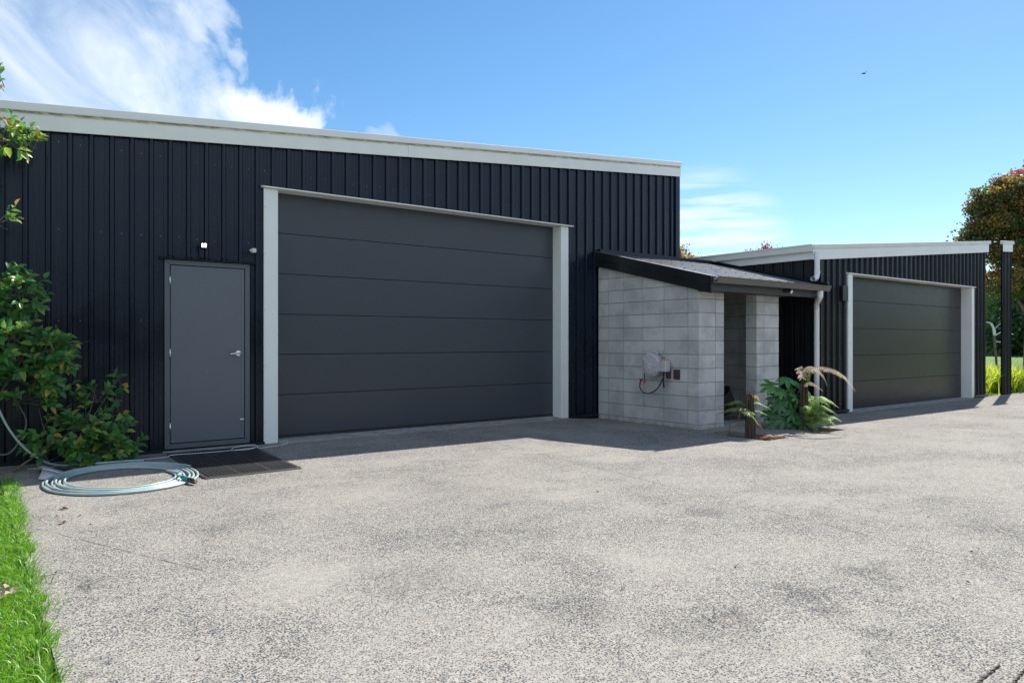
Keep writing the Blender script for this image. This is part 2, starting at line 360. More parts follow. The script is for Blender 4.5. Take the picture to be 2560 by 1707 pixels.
# ------------------------------------------------------------------ mesh helpers
def link(o, parent=None):
    COL.objects.link(o)
    if parent is not None:
        o.parent = parent
        w = Vector((0, 0, 0)); q = parent
        while q is not None: w += q.location if q.type == 'EMPTY' or q.get('_loc') else Vector((0,0,0)); q = q.parent
        o.matrix_parent_inverse = Matrix.Translation(-w) if parent.type == 'EMPTY' else Matrix.Identity(4)
    return o
def props(o, label=None, category=None, group=None, kind=None):
    if label: o['label'] = label
    if category: o['category'] = category
    if group: o['group'] = group
    if kind: o['kind'] = kind
    return o
def thing(name, label, cat, loc=(0, 0, 0), group=None):
    o = bpy.data.objects.new(name, None); o.empty_display_size = .1; COL.objects.link(o); o.location = loc
    return props(o, label, cat, group)
class MB:
    def __init__(s): s.v = []; s.f = []; s.m = []; s.cm = 0
    def add(s, vs, fs):
        n = len(s.v); s.v += [tuple(q) for q in vs]; s.f += [tuple(i+n for i in f) for f in fs]; s.m += [s.cm]*len(fs)
    def box(s, x0, x1, y0, y1, z0, z1):
        s.add([(x0,y0,z0),(x1,y0,z0),(x1,y1,z0),(x0,y1,z0),(x0,y0,z1),(x1,y0,z1),(x1,y1,z1),(x0,y1,z1)],
              [(0,3,2,1),(4,5,6,7),(0,1,5,4),(1,2,6,5),(2,3,7,6),(3,0,4,7)]); return s
    def hexa(s, b, t):     # bottom 4, top 4, counter-clockwise from above
        s.add(list(b)+list(t), [(0,3,2,1),(4,5,6,7),(0,1,5,4),(1,2,6,5),(2,3,7,6),(3,0,4,7)]); return s
    def prism(s, poly, d):  # polygon (3d points) swept by vector d
        n = len(poly); d = Vector(d); a = [Vector(q) for q in poly]
        s.add(a+[q+d for q in a], [tuple(range(n))[::-1], tuple(range(n, 2*n))]+[(i, (i+1) % n, n+(i+1) % n, n+i) for i in range(n)]); return s
    def tube(s, pts, r, n=8, caps=True, squash=None):
        pts = [Vector(p) for p in pts]; k = len(pts); rr = r if hasattr(r, '__len__') else [r]*k
        t0 = (pts[1]-pts[0]).normalized(); up = Vector((0, 0, 1)) if abs(t0.z) < .9 else Vector((1, 0, 0))
        u = t0.cross(up).normalized(); vs = []
        for i in range(k):
            t = (pts[min(i+1, k-1)]-pts[max(i-1, 0)]).normalized()
            u = (u-t*u.dot(t)); u = u.normalized() if u.length > 1e-6 else t.orthogonal().normalized()
            w = t.cross(u)
            for j in range(n):
                a = 2*math.pi*j/n; vs.append(pts[i]+(u*math.cos(a)+w*math.sin(a))*rr[i])
        fs = [(i*n+j, i*n+(j+1) % n, (i+1)*n+(j+1) % n, (i+1)*n+j) for i in range(k-1) for j in range(n)]
        if caps: fs += [tuple(range(n))[::-1], tuple((k-1)*n+j for j in range(n))]
        s.add(vs, fs); return s
    def cyl(s, p0, p1, r, n=12, r1=None): return s.tube([p0, p1], [r, r if r1 is None else r1], n)
    def build(s, name, mat, parent=None, smooth=False, bevel=0, kind=None):
        me = bpy.data.meshes.new(name); me.from_pydata([tuple(q) for q in s.v], [], s.f)
        mats = mat if isinstance(mat, list) else [mat]
        for q in mats: me.materials.append(q)
        if len(mats) > 1: me.polygons.foreach_set('material_index', s.m)
        if smooth: me.polygons.foreach_set('use_smooth', [True]*len(me.polygons))
        me.update()
        o = bpy.data.objects.new(name, me); link(o, parent)
        if bevel:
            bv = o.modifiers.new('bevel', 'BEVEL'); bv.width = bevel; bv.segments = 2; bv.limit_method = 'ANGLE'
            bv.harden_normals = False
        if kind: o['kind'] = kind
        return o
def B(name, mat, parent, *bx, bevel=0):
    m = MB(); m.box(*bx); return m.build(name, mat, parent, bevel=bevel)
def spline(pts, n=8):
    pts = [Vector(p) for p in pts]; out = []
    for i in range(len(pts)-1):
        p0 = pts[max(i-1, 0)]; p1 = pts[i]; p2 = pts[i+1]; p3 = pts[min(i+2, len(pts)-1)]
        for k in range(n):
            t = k/n; out.append(.5*((2*p1)+(p2-p0)*t+(2*p0-5*p1+4*p2-p3)*t*t+(3*p1-p0-3*p2+p3)*t**3))
    out.append(pts[-1]); return out
def gz(x, y):      # the slab ramps up gently towards the big shed
    t = max(0, min(1, (y-7.0)/1.45)); k = max(0, min(1, (8.1-x)/.6)); return .045*t*k

# ------------------------------------------------------------------ setting: ground
def sheet(name, x0, x1, y0, y1, z, mat, n=1):
    m = MB()
    xs = np.linspace(x0, x1, n+1); ys = np.linspace(y0, y1, n+1)
    m.v = [(x, y, z) for y in ys for x in xs]
    m.f = [(j*(n+1)+i, j*(n+1)+i+1, (j+1)*(n+1)+i+1, (j+1)*(n+1)+i) for j in range(n) for i in range(n)]; m.m = [0]*len(m.f)
    return m.build(name, mat)
props(sheet('lawn_ground', -500, 500, -500, 500, -.14, M['lawn'], 4), kind='structure')
m = MB()   # turf level beside the slab and behind the sheds, slightly below the slab's top
for (x0, x1, y0, y1) in ((-40, .30, -30, 60), (.30, 8.19, 8.75, 60), (8.19, 11.21, 8.75, 60), (11.21, 18.3, 8.75, 60), (18.31, 80, 6.51, 60), (24.01, 80, -30, 6.51)):
    m.add([(x0, y0, -.02), (x1, y0, -.02), (x1, y1, -.02), (x0, y1, -.02)], [(0, 1, 2, 3)])
props(m.build('lawn', M['lawn']), kind='structure')
P1 = (8.0, 8.5, 5.25, 6.18); P2 = (9.35, 9.9, 5.24, 6.25)
xs = sorted(set([.30, .8, 1.5, 2.5, 4, 6, 7.5, 7.8, 8.0, 8.1, 8.2, 8.5, 9.35, 9.9, 11.2, 14, 18.3, 24]))
ys = sorted(set([-30, -10, 0, 3, 5.24, 5.25, 6.18, 6.25, 6.5, 7, 7.2, 7.5, 7.8, 8.1, 8.45, 8.74]))
m = MB(); vid = {}
def dv(i, j):
    if (i, j) not in vid: vid[(i, j)] = len(m.v); m.v.append((xs[i], ys[j], gz(xs[i], ys[j])))
    return vid[(i, j)]
for i in range(len(xs)-1):
    for j in range(len(ys)-1):
        cx = (xs[i]+xs[i+1])/2; cy = (ys[j]+ys[j+1])/2
        if any(a < cx < b and c < cy < d for a, b, c, d in (P1, P2)): continue
        if cx > 18.3 and cy > 6.5: continue
        m.f.append((dv(i, j), dv(i+1, j), dv(i+1, j+1), dv(i, j+1))); m.m.append(0)
for (a, b, c, d) in (P1, P2):           # sides of the planting pits
    q = [(a, c), (b, c), (b, d), (a, d)]
    for k in range(4):
        (x0, y0), (x1, y1) = q[k], q[(k+1) % 4]
        m.add([(x0, y0, 0), (x1, y1, 0), (x1, y1, -.13), (x0, y0, -.13)], [(0, 1, 2, 3)])
m.add([(.30, -30, 0), (.30, 7, 0), (.30, 7, -.13), (.30, -30, -.13)], [(0, 1, 2, 3)])
m.add([(.30, 7, 0), (.30, 8.74, .05), (.30, 8.74, -.13), (.30, 7, -.13)], [(0, 1, 2, 3)])
props(m.build('driveway', M['drive']), kind='structure')
for k, (a, b, c, d) in enumerate((P1, P2)):
    m = MB(); n = 14
    m.v = [(a+.001+(b-a-.002)*i/n, c+.001+(d-c-.002)*j/n, -.075+.035*noise.noise(Vector((i*.5, j*.5, k*9)))+.03*math.sin(math.pi*i/n)*math.sin(math.pi*j/n)) for j in range(n+1) for i in range(n+1)]
    m.f = [(j*(n+1)+i, j*(n+1)+i+1, (j+1)*(n+1)+i+1, (j+1)*(n+1)+i) for j in range(n) for i in range(n)]; m.m = [0]*len(m.f)
    props(m.build('soil', M['soil'], smooth=True), kind='structure')

# ------------------------------------------------------------------ ribbed cladding
def clad_sheets(parent, axis, a0, a1, c_val, sgn, zb, zt, mat, pitch=.186, phase=0., h=.028, splits=(), per=4, name='cladding_sheet', crest_w=.032):
    """trapezoid sheets along axis 'x' or 'y'; valley plane at c_val, ribs stand out by h towards sgn"""
    k0 = math.floor((a0-phase)/pitch/per)*per
    k = k0
    while phase+k*pitch < a1:
        prof = []
        for q in range(per):
            b = phase+(k+q)*pitch
            w = pitch-crest_w-.024
            prof += [(b, 0), (b+w*.33-.006, 0), (b+w*.33-.002, .0022), (b+w*.33+.002, .0022), (b+w*.33+.006, 0),
                     (b+w*.66-.006, 0), (b+w*.66-.002, .0022), (b+w*.66+.002, .0022), (b+w*.66+.006, 0),
                     (b+w, 0), (b+w+.008, h-.003), (b+w+.011, h), (b+w+.010+crest_w*.5, h+.0022), (b+w+.008+crest_w, h-.0005)]
        prof.append((phase+(k+per)*pitch, 0))
        pts = []
        for i in range(len(prof)-1):
            (u0, d0), (u1, d1) = prof[i], prof[i+1]
            cuts = [u0]+sorted(s_ for s_ in list(splits)+[a0, a1] if u0 < s_ < u1)+[u1]
            for j in range(len(cuts)-1):
                t0 = (cuts[j]-u0)/(u1-u0); t1 = (cuts[j+1]-u0)/(u1-u0)
                pts.append((cuts[j], d0+(d1-d0)*t0, cuts[j+1], d0+(d1-d0)*t1))
        m = MB()
        for (u0, d0, u1, d1) in pts:
            mid = (u0+u1)/2
            if mid < a0 or mid > a1: continue
            z0 = zb(mid)
            if z0 is None: continue
            P_ = lambda u, d, z: (u, c_val+sgn*d, z) if axis == 'x' else (c_val+sgn*d, u, z)
            m.add([P_(u0, d0, z0), P_(u1, d1, z0), P_(u1, d1, zt(u1)), P_(u0, d0, zt(u0))], [(0, 1, 2, 3)])
        if m.f: m.build(name, mat, parent)
        k += per
def screws(parent, pts, nrm, mat, name='screw_head', r=.006):
    m = MB()
    for p in pts: p = Vector(p); m.cyl(p, p+Vector(nrm)*.005, r, 6, r*.6)
    return m.build(name, mat, parent, kind='stuff')

# ------------------------------------------------------------------ big shed
ztop = lambda x: 3.527+.0905*(x-.32)
shed = thing('large_shed', 'large black ribbed metal shed with wide grey garage door, white fascia and side door', 'shed', (4, 8.5, 0))
XL, XR, YV = -7.0, 10.2, 8.482
def zb(x):
    if 1.765 < x < 2.665: return 2.125
    if 2.84 < x < 7.56: return 3.03
    return .06
clad_sheets(shed, 'x', XL, XR-.04, YV, -1, zb, lambda x: ztop(x)-.15, M['clad'], .186, .516-.150, splits=(1.765, 2.665, 2.84, 7.56))
# body behind the cladding
m = MB()
def wallpiece(x0, x1, z0a, y0=8.49, y1=8.60):
    m.hexa([(x0, y0, z0a), (x1, y0, z0a), (x1, y1, z0a), (x0, y1, z0a)], [(x0, y0, ztop(x0)-.1), (x1, y0, ztop(x1)-.1), (x1, y1, ztop(x1)-.1), (x0, y1, ztop(x0)-.1)])
wallpiece(XL, 1.765, .0); wallpiece(1.765, 2.665, 2.125); wallpiece(2.665, 2.99, 0); wallpiece(2.99, 7.41, 3.045); wallpiece(7.41, XR-.02, 0)
m.box(XL, XL+.1, 8.6, 18, 0, 2.7); m.hexa([(XR-.12, 8.6, 0), (XR-.02, 8.6, 0), (XR-.02, 18, 0), (XR-.12, 18, 0)], [(XR-.12, 8.6, 4.28), (XR-.02, 8.6, 4.28), (XR-.02, 18, 4.28), (XR-.12, 18, 4.28)])
m.hexa([(XL, 17.9, 0), (XR-.02, 17.9, 0), (XR-.02, 18, 0), (XL, 18, 0)], [(XL, 17.9, ztop(XL)-.1), (XR-.02, 17.9, ztop(XR)-.1), (XR-.02, 18, ztop(XR)-.1), (XL, 18, ztop(XL)-.1)])
m.build('wall', M['black'], shed)
clad_sheets(shed, 'y', 8.5, 17.95, XR-.018, 1, lambda y: .06, lambda y: 4.27, M['clad'], .19, 8.5, name='side_cladding_sheet', per=8)
m = MB(); m.hexa([(XL-.1, 8.47, ztop(XL-.1)-.1), (XR+.03, 8.47, ztop(XR+.03)-.1), (XR+.03, 18.1, ztop(XR+.03)-.1), (XL-.1, 18.1, ztop(XL-.1)-.1)],
                 [(XL-.1, 8.47, ztop(XL-.1)-.04), (XR+.03, 8.47, ztop(XR+.03)-.04), (XR+.03, 18.1, ztop(XR+.03)-.04), (XL-.1, 18.1, ztop(XL-.1)-.04)])
m.build('roof', M['gutterwhite'], shed)
# fascia: lower board and upper cap, two lengths each, joint near x = 4.72
def slab(name, x0, x1, dz0, dz1, y0, y1, mat, par, zt=ztop, bevel=.004):
    mm = MB(); mm.hexa([(x0, y0, zt(x0)+dz0), (x1, y0, zt(x1)+dz0), (x1, y1, zt(x1)+dz0), (x0, y1, zt(x0)+dz0)],
                       [(x0, y0, zt(x0)+dz1), (x1, y0, zt(x1)+dz1), (x1, y1, zt(x1)+dz1), (x0, y1, zt(x0)+dz1)])
    return mm.build(name, mat, par, bevel=bevel)
def fascia_mat():
    m, nt, b = new_mat('weathered off white fascia'); g = G(nt); p = g.pos()
    sx = g.node('ShaderNodeSeparateXYZ'); g.inp(sx, 0, p)
    lineh = g.math('SUBTRACT', g.math('MULTIPLY_ADD', sx.outputs['X'], .0905, 3.527-.029-.078), sx.outputs['Z'])   # below the cap's lip
    grime = g.math('MULTIPLY', g.range(lineh, .045, .012), g.range(g.noise(g.map(p, (9, 1, 40)), 1, 6, .7), .40, .60))
    yel = g.range(lineh, .05, .015, 0, .8)
    c = g.mix(g.range(g.noise(p, 3, 5), .35, .7), (.85, .85, .81), (.80, .80, .77))
    c = g.mix(yel, c, (.62, .55, .36)); c = g.mix(g.math('MULTIPLY', grime, .8), c, (.11, .09, .06))
    sp = g.node('ShaderNodeTexVoronoi'); g.inp(sp, 'Vector', p); sp.inputs['Scale'].default_value = 4.5
    c = g.mix(g.math('MULTIPLY', g.math('LESS_THAN', sp.outputs['Distance'], .03), .6), c, (.2, .17, .13))
    g.inp(b, 'Base Color', c); b.inputs['Roughness'].default_value = .4
    g.bump(b, g.noise(g.map(p, (1, 1, 2)), 1.5, 2), .15, .03)
    return m
FASC = fascia_mat()
slab('fascia_board', XL-.1, 4.715, -.262, -.075, 8.425, 8.44, FASC, shed); slab('fascia_board', 4.719, XR+.012, -.262, -.075, 8.428, 8.44, FASC, shed)
slab('fascia_cap', XL-.12, 4.73, -.085, 0, 8.405, 8.48, M['white'], shed, bevel=.008); slab('fascia_cap', 4.712, XR+.03, -.083, -.003, 8.408, 8.48, M['white'], shed, bevel=.008)
B('corner_flashing', M['clad'], shed, XR-.095, XR+.012, 8.446, 8.50, .06, 4.22, bevel=.003)
for (a, b) in ((XL, 1.74), (2.69, 2.83), (7.57, XR)): B('base_flashing', M['black'], shed, a, b, 8.43, 8.488, .035, .075)
# garage door with surround
gd = MB(); gd.box(2.95, 7.45, 8.69, 8.72, .09, 3.06); gdo = gd.build('garage_door', M['dark'], shed)
zs = [.10, .592, 1.079, 1.565, 2.052, 2.539, 3.06]
for i in range(6):
    mm = MB(); mm.box(2.96, 7.44, 8.645, 8.688, zs[i]+.003, zs[i+1]-.003); mm.build('door_panel', M['door'], gdo, bevel=.003)
mm = MB(); mm.box(2.96, 7.44, 8.64, 8.684, .074, .098); mm.build('bottom_seal', M['rubber'], gdo)
def post(name, x0, x1, z1, par, y0=8.448, y1=8.66, lip=True):
    mm = MB(); mm.box(x0, x1, y0, y1, .045, z1); return mm.build(name, M['white'], par, bevel=.004)
p_ = post('door_post', 2.842, 2.992, 3.018, shed); mm = MB(); mm.box(2.826, 2.850, 8.443, 8.47, .047, 3.018); mm.build('post_edge', M['white'], p_, bevel=.002)
p_ = post('door_post', 7.408, 7.56, 3.018, shed)
m = MB(); m.prism([(2.80, 8.405, 3.022), (2.80, 8.66, 3.022), (2.80, 8.66, 3.05), (2.80, 8.47, 3.05), (2.80, 8.405, 3.036)], (4.83, 0, 0)); m.build('head_flashing', M['white'], shed)
m = MB(); m.prism([(2.99, 8.36, .035), (2.99, 8.73, .035), (2.99, 8.73, .072), (2.99, 8.60, .068), (2.99, 8.36, .046)], (4.50, 0, 0)); m.build('door_sill', M['conc'], shed)
screws(shed, [(2.838, 8.443, z) for z in (.3, .95, 1.6, 2.25, 2.8)]+[(7.552, 8.448, z) for z in (.4, 1.3, 2.2)], (0, -1, 0), M['zinc'])
cr = []
for k in range(-2, 54):
    x = .516-.150+.186*k+.06
    for z in (.62, 1.45, 2.36, 3.22):
        if z > zb(x)+.05 and random.random() < .75: cr.append((x, 8.483, z+random.uniform(-.01, .01)))
screws(shed, cr, (0, -1, 0), M['zinc'], 'screw_head', .005)
# side (personnel) door
DF = MB()
x0, x1, z0, z1 = 1.765, 2.665, .075, 2.118
for q in ([(x0, z0), (x1, z0), (x1-.052, z0+.052), (x0+.052, z0+.052)], [(x1, z0), (x1, z1), (x1-.052, z1-.052), (x1-.052, z0+.052)],
          [(x1, z1), (x0, z1), (x0+.052, z1-.052), (x1-.052, z1-.052)], [(x0, z1), (x0, z0), (x0+.052, z0+.052), (x0+.052, z1-.052)]):
    c = Vector((sum(a for a, b in q)/4, 0, sum(b for a, b in q)/4))
    DF.prism([(a+(c.x-a)*.002, 8.452, b+(c.z-b)*.002) for a, b in q], (0, .06, 0))
fr = DF.build('door_frame', M['pframe'], shed, bevel=.002)
B('door_gap', M['dark'], shed, x0+.04, x1-.04, 8.50, 8.52, z0+.04, z1-.04)
leaf = B('side_door', M['pdoor'], shed, 1.826, 2.606, 8.460, 8.498, .136, 2.058, bevel=.002)
B('edge_strip', M['pdoor'], leaf, 2.572, 2.598, 8.4575, 8.4598, .14, 2.052)
B('bottom_strip', M['pdoor'], leaf, 1.829, 2.569, 8.4577, 8.4598, .14, .165)
for z in (1.89, 1.10, .30): 
    mm = MB(); mm.cyl((1.818, 8.448, z-.055), (1.818, 8.448, z+.055), .008, 10); mm.build('hinge', M['chrome'], leaf, True)
m = MB()
for (x, z) in ((1.85, 2.035), (1.838, 2.0), (2.56, 2.03), (2.585, 2.0), (1.838, 1.5), (2.585, 1.5), (2.585, .62), (1.838, .6), (1.838, .16), (2.56, .16), (1.85, .15), (2.585, .19), (2.585, 1.1), (2.642, 1.12), (1.81, 2.03), (2.2, .9), (2.6, .3)):
    m.cyl((x, 8.4570, z), (x, 8.452, z), .004, 6)
m.build('rivet', M['zinc'], leaf, kind='stuff')
m = MB(); m.cyl((2.535, 8.458, 1.10), (2.535, 8.446, 1.10), .032, 20); hd = m.build('handle', M['chrome'], leaf, True, bevel=.002)
m = MB(); m.cyl((2.535, 8.446, 1.10), (2.535, 8.405, 1.10), .012, 12); m.tube([(2.545, 8.402, 1.10), (2.50, 8.402, 1.099), (2.43, 8.404, 1.092)], [.012, .011, .010], 10); m.build('lever', M['chrome'], hd, True)
B('latch', M['chrome'], leaf, 2.555, 2.60, 8.45, 8.457, .345, .357)
m = MB(); m.prism([(1.71, 8.415, 2.124), (1.71, 8.48, 2.124), (1.71, 8.48, 2.15), (1.71, 8.415, 2.132)], (1.015, 0, 0)); m.build('drip_flashing', M['clad'], shed)
m = MB()
for k in range(4, 11):
    x = .516+.186*k
    if 1.75 < x < 2.7: m.box(x-.012, x+.046, 8.448, 8.482, 2.150, 2.165)
m.build('rib_closer', M['dark'], shed, kind='stuff')
B('door_step', M['conc'], shed, 1.74, 2.72, 8.42, 8.60, .02, .055)
# roof edge overlap line
# ------------------------------------------------------------------ lamp and sensor above the side door
lt = thing('flood_light', 'small lit LED floodlight on the black cladding above the grey side door', 'light', (2.15, 8.45, 2.28))
m = MB(); m.box(2.115, 2.177, 8.375, 8.40, 2.262, 2.314); m.build('housing', M['black'], lt, bevel=.004)
for (x, z) in ((2.121, 2.268), (2.121, 2.289), (2.148, 2.270), (2.148, 2.291)):
    mm = MB(); mm.box(x, x+.022, 8.368, 8.3748, z, z+.017); mm.build('lamp_lens', M['led'], lt, bevel=.003)
m = MB(); m.cyl((2.145, 8.40, 2.27), (2.145, 8.455, 2.25), .012, 8); m.build('arm', M['black'], lt)
m = MB(); m.prism([(2.118, 8.44, 2.16), (2.118, 8.454, 2.16), (2.118, 8.454, 2.27), (2.118, 8.44, 2.27)], (.045, 0, 0)); m.build('conduit', M['clad'], lt)
sn = thing('motion_sensor', 'small white motion sensor on the cladding left of the wide door post', 'sensor', (2.70, 8.45, 2.27))
m = MB(); m.cyl((2.745, 8.455, 2.27), (2.73, 8.39, 2.27), .018, 10); m.build('mount', M['black'], sn)
m = MB(); m.box(2.655, 2.705, 8.33, 8.39, 2.243, 2.295); m.build('body', M['sensor'], sn, bevel=.012)
m = MB(); m.tube([(2.655, 8.365, 2.27), (2.638, 8.362, 2.27)], [.02, .008], 10); m.build('lens', M['sensor'], sn, True)

# ------------------------------------------------------------------ second shed
zt2 = lambda x: 2.828+.0915*(x-11.2)
s2 = thing('second_shed', 'second smaller black ribbed shed on the right with its own grey garage door', 'shed', (14.5, 6.5, 0))
XA, XB, YW = 11.20, 18.3, 6.478
O0, O1, OZ = 12.402, 17.467, 2.405
def zb2(x): return OZ+.01 if 12.25 < x < 17.60 else .05
clad_sheets(s2, 'x', XA+.05, XB, YW, -1, zb2, lambda x: zt2(x)-.15, M['clad2'], .1895, 11.57-.152, splits=(12.25, 17.60))
clad_sheets(s2, 'y', YW+.03, 13.0, XA+.002, -1, lambda y: .05, lambda y: 2.66, M['clad2'], .1895, 6.52, name='side_cladding_sheet')
m = MB()
def wp2(x0, x1, z0a, y0=6.485, y1=6.60):
    m.hexa([(x0, y0, z0a), (x1, y0, z0a), (x1, y1, z0a), (x0, y1, z0a)], [(x0, y0, zt2(x0)-.1), (x1, y0, zt2(x1)-.1), (x1, y1, zt2(x1)-.1), (x0, y1, zt2(x0)-.1)])
wp2(XA+.01, O0-.01, 0); wp2(O0-.01, O1+.01, OZ+.02); wp2(O1+.01, XB-.003, 0)
m.box(XA+.012, XA+.1, 6.6, 13, 0, 2.70); m.box(XB-.1, XB-.003, 6.6, 13, 0, 3.3); m.hexa([(XA+.01, 12.9, 0), (XB-.003, 12.9, 0), (XB-.003, 13, 0), (XA+.01, 13, 0)], [(XA+.01, 12.9, 2.7), (XB-.003, 12.9, 3.35), (XB-.003, 13, 3.35), (XA+.01, 13, 2.7)])
m.build('wall', M['black'], s2)
# ribbed roof, ribs run up the slope
def ribroof(name, par, y0, y1, x0, x1, zt, mat, pitch=.19, h=.028, off=-.035):
    y = y0
    while y < y1:
        mm = MB(); ye = min(y+pitch*4, y1); q = []
        yy = y
        while yy < ye-1e-6:
            e = min(yy+pitch, ye); q += [(yy, 0), (e-.05, 0), (e-.04, h), (e-.01, h)]; yy = e
        q.append((ye, 0))
        for i in range(len(q)-1):
            (a, da), (b, db_) = q[i], q[i+1]
            mm.add([(x0, a, zt(x0)+off+da), (x1, a, zt(x1)+off+da), (x1, b, zt(x1)+off+db_), (x0, b, zt(x0)+off+db_)], [(0, 1, 2, 3)])
            mm.add([(x0, a, zt(x0)+off+da), (x0, a, zt(x0)+off-.01), (x0, b, zt(x0)+off-.01), (x0, b, zt(x0)+off+db_)], [(0, 1, 2, 3)])
        mm.build(name, mat, par); y = ye
ribroof('roof_sheet', s2, 6.47, 13.1, XA-.09, XB+.02, zt2, M['gutterwhite'])
slab('roof_deck', XA-.02, XB, -.10, -.05, 6.49, 13.0, M['black'], s2, zt2, 0)
FASC2 = M['gutterwhite']
slab('fascia_board', XA-.10, 16.05, -.252, -.068, 6.425, 6.44, M['white'], s2, zt2); slab('fascia_board', 16.054, XB+.05, -.252, -.068, 6.428, 6.44, M['white'], s2, zt2)
slab('fascia_cap', XA-.105, 16.06, -.075, 0, 6.405, 6.47, M['gutterwhite'], s2, zt2, .006); slab('fascia_cap', 16.045, XB+.12, -.073, -.003, 6.408, 6.47, M['gutterwhite'], s2, zt2, .006)
# eave gutter along the left side
m = MB(); x = XA; pr = [(x-.03, 2.70), (x-.105, 2.70), (x-.118, 2.712), (x-.118, 2.79), (x-.128, 2.80), (x-.128, 2.825), (x-.116, 2.825), (x-.112, 2.80), (x-.104, 2.79), (x-.104, 2.715), (x-.03, 2.715)]
m.prism([(a, 6.44, b) for a, b in pr], (0, 6.6, 0)); m.build('gutter', M['gutterwhite'], s2)
B('eave_board', M['white'], s2, XA-.045, XA-.031, 6.44, 13.0, 2.585, 2.74, bevel=.002)
B('corner_flashing', M['clad2'], s2, XA-.032, XA+.055, 6.444, 6.50, .05, 2.60, bevel=.003)
B('base_flashing', M['black'], s2, XA+.03, 12.25, 6.425, 6.484, .03, .065); B('base_flashing', M['black'], s2, 17.6, XB+.01, 6.425, 6.484, .03, .065)
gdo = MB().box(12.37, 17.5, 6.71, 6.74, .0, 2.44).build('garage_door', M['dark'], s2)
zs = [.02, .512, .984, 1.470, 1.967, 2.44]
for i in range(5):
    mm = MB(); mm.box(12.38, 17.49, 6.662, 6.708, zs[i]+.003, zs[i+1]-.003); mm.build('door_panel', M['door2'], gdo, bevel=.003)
mm = MB(); mm.box(12.25, O0, 6.448, 6.68, 0.012, OZ-.003); mm.build('door_post', M['white'], s2, bevel=.003)
mm = MB(); mm.box(O1, 17.60, 6.448, 6.68, 0.012, OZ-.003); mm.build('door_post', M['white'], s2, bevel=.003)
m = MB(); m.prism([(12.22, 6.42, OZ), (12.22, 6.68, OZ), (12.22, 6.68, OZ+.03), (12.22, 6.48, OZ+.03), (12.22, 6.42, OZ+.015)], (5.41, 0, 0)); m.build('head_flashing', M['white'], s2)
m = MB(); m.prism([(12.41, 6.38, .002), (12.41, 6.75, .002), (12.41, 6.75, .022), (12.41, 6.38, .008)], (5.05, 0, 0)); m.build('door_sill', M['conc'], s2)
pts = []
for k in range(0, 38):
    x = 11.57+.1895*k-.09
    for z in (.16, .95, 1.62, 2.36):
        if not (12.2 < x < 17.65) and x < XB-.05: pts.append((x, YW+.001, z))
        elif z > OZ-.1 and x < XB: pts.append((x, YW+.001, 2.46+.0*k))
screws(s2, pts, (0, -1, 0), M['zinc'], r=.0065); screws(s2, [(12.33, 6.448, z) for z in (.14, 1.2, 2.33)], (0, -1, 0), M['zinc'])
B('junction_box', M['black'], s2, 11.985, 12.16, 6.40, 6.452, 1.93, 2.19, bevel=.004)
# upper downpipe with open elbow
m = MB(); pa = [(11.125, 6.375, 2.70), (11.125, 6.375, 2.36)]+[tuple(Vector((11.125-.10*(1-math.cos(t)), 6.375-.015*(1-math.cos(t)), 2.36-.11*math.sin(t)))) for t in np.linspace(.2, 1.57, 7)]+[(10.955, 6.355, 2.245)]
m.tube(pa, .042, 16, caps=False); m.tube([Vector(q) for q in pa], .038, 16, caps=False); dp = m.build('downpipe', M['pipe'], s2, True)
m = MB(); m.cyl((11.125, 6.375, 2.345), (11.125, 6.375, 2.375), .047, 16); m.box(11.165, 11.215, 6.40, 6.43, 2.335, 2.352); m.build('pipe_clip', M['pipe'], dp)

# ------------------------------------------------------------------ block store with lean-to roof
st = thing('block_store', 'grey concrete block store with black lean-to roof between the two sheds', 'store', (9.2, 7.3, 0))
zr = lambda y: 2.126+.245*(y-6.195)          # top of the barge along the slope
rows = [0, .068]+[.068+.1963*i for i in range(1, 13)]
J = .004; cache = {}
def clipb(name, par, x0, x1, y0, y1, z0, z1, mat):
    lim0 = zr(y0)-.10; lim1 = zr(y1)-.10
    if z0 >= min(lim0, lim1)-.01: return
    a, b = min(z1, lim0), min(z1, lim1)
    if a == z1 and b == z1:
        key = (round(x1-x0, 4), round(y1-y0, 4), round(z1-z0, 4))
        if key not in cache:
            dx, dy, dz = [q/2 for q in key]; mm = bmesh.new(); bmesh.ops.create_cube(mm, size=1)
            for v in mm.verts: v.co = Vector((v.co.x*dx*2, v.co.y*dy*2, v.co.z*dz*2))
            bmesh.ops.bevel(mm, geom=mm.edges[:], offset=.0025, segments=1, affect='EDGES')
            me = bpy.data.meshes.new('block'); mm.to_mesh(me); mm.free(); me.materials.append(mat); cache[key] = me
        o = bpy.data.objects.new(name, cache[key]); COL.objects.link(o); o.parent = par
        o.location = ((x0+x1)/2-par_off.x, (y0+y1)/2-par_off.y, (z0+z1)/2-par_off.z)
    else:
        mm = MB(); mm.hexa([(x0-par_off.x, y0-par_off.y, z0-par_off.z), (x1-par_off.x, y0-par_off.y, z0-par_off.z), (x1-par_off.x, y1-par_off.y, z0-par_off.z), (x0-par_off.x, y1-par_off.y, z0-par_off.z)],
                           [(x0-par_off.x, y0-par_off.y, a), (x1-par_off.x, y0-par_off.y, a), (x1-par_off.x, y1-par_off.y, b), (x0-par_off.x, y1-par_off.y, b)])
        o = bpy.data.objects.new(name, bpy.data.meshes.new('block')); o.data.from_pydata(mm.v, [], mm.f); o.data.materials.append(mat)
        COL.objects.link(o); o.parent = par
def jit(): return random.uniform(-.0012, .0012)
par_off = Vector((0, 0, 0))
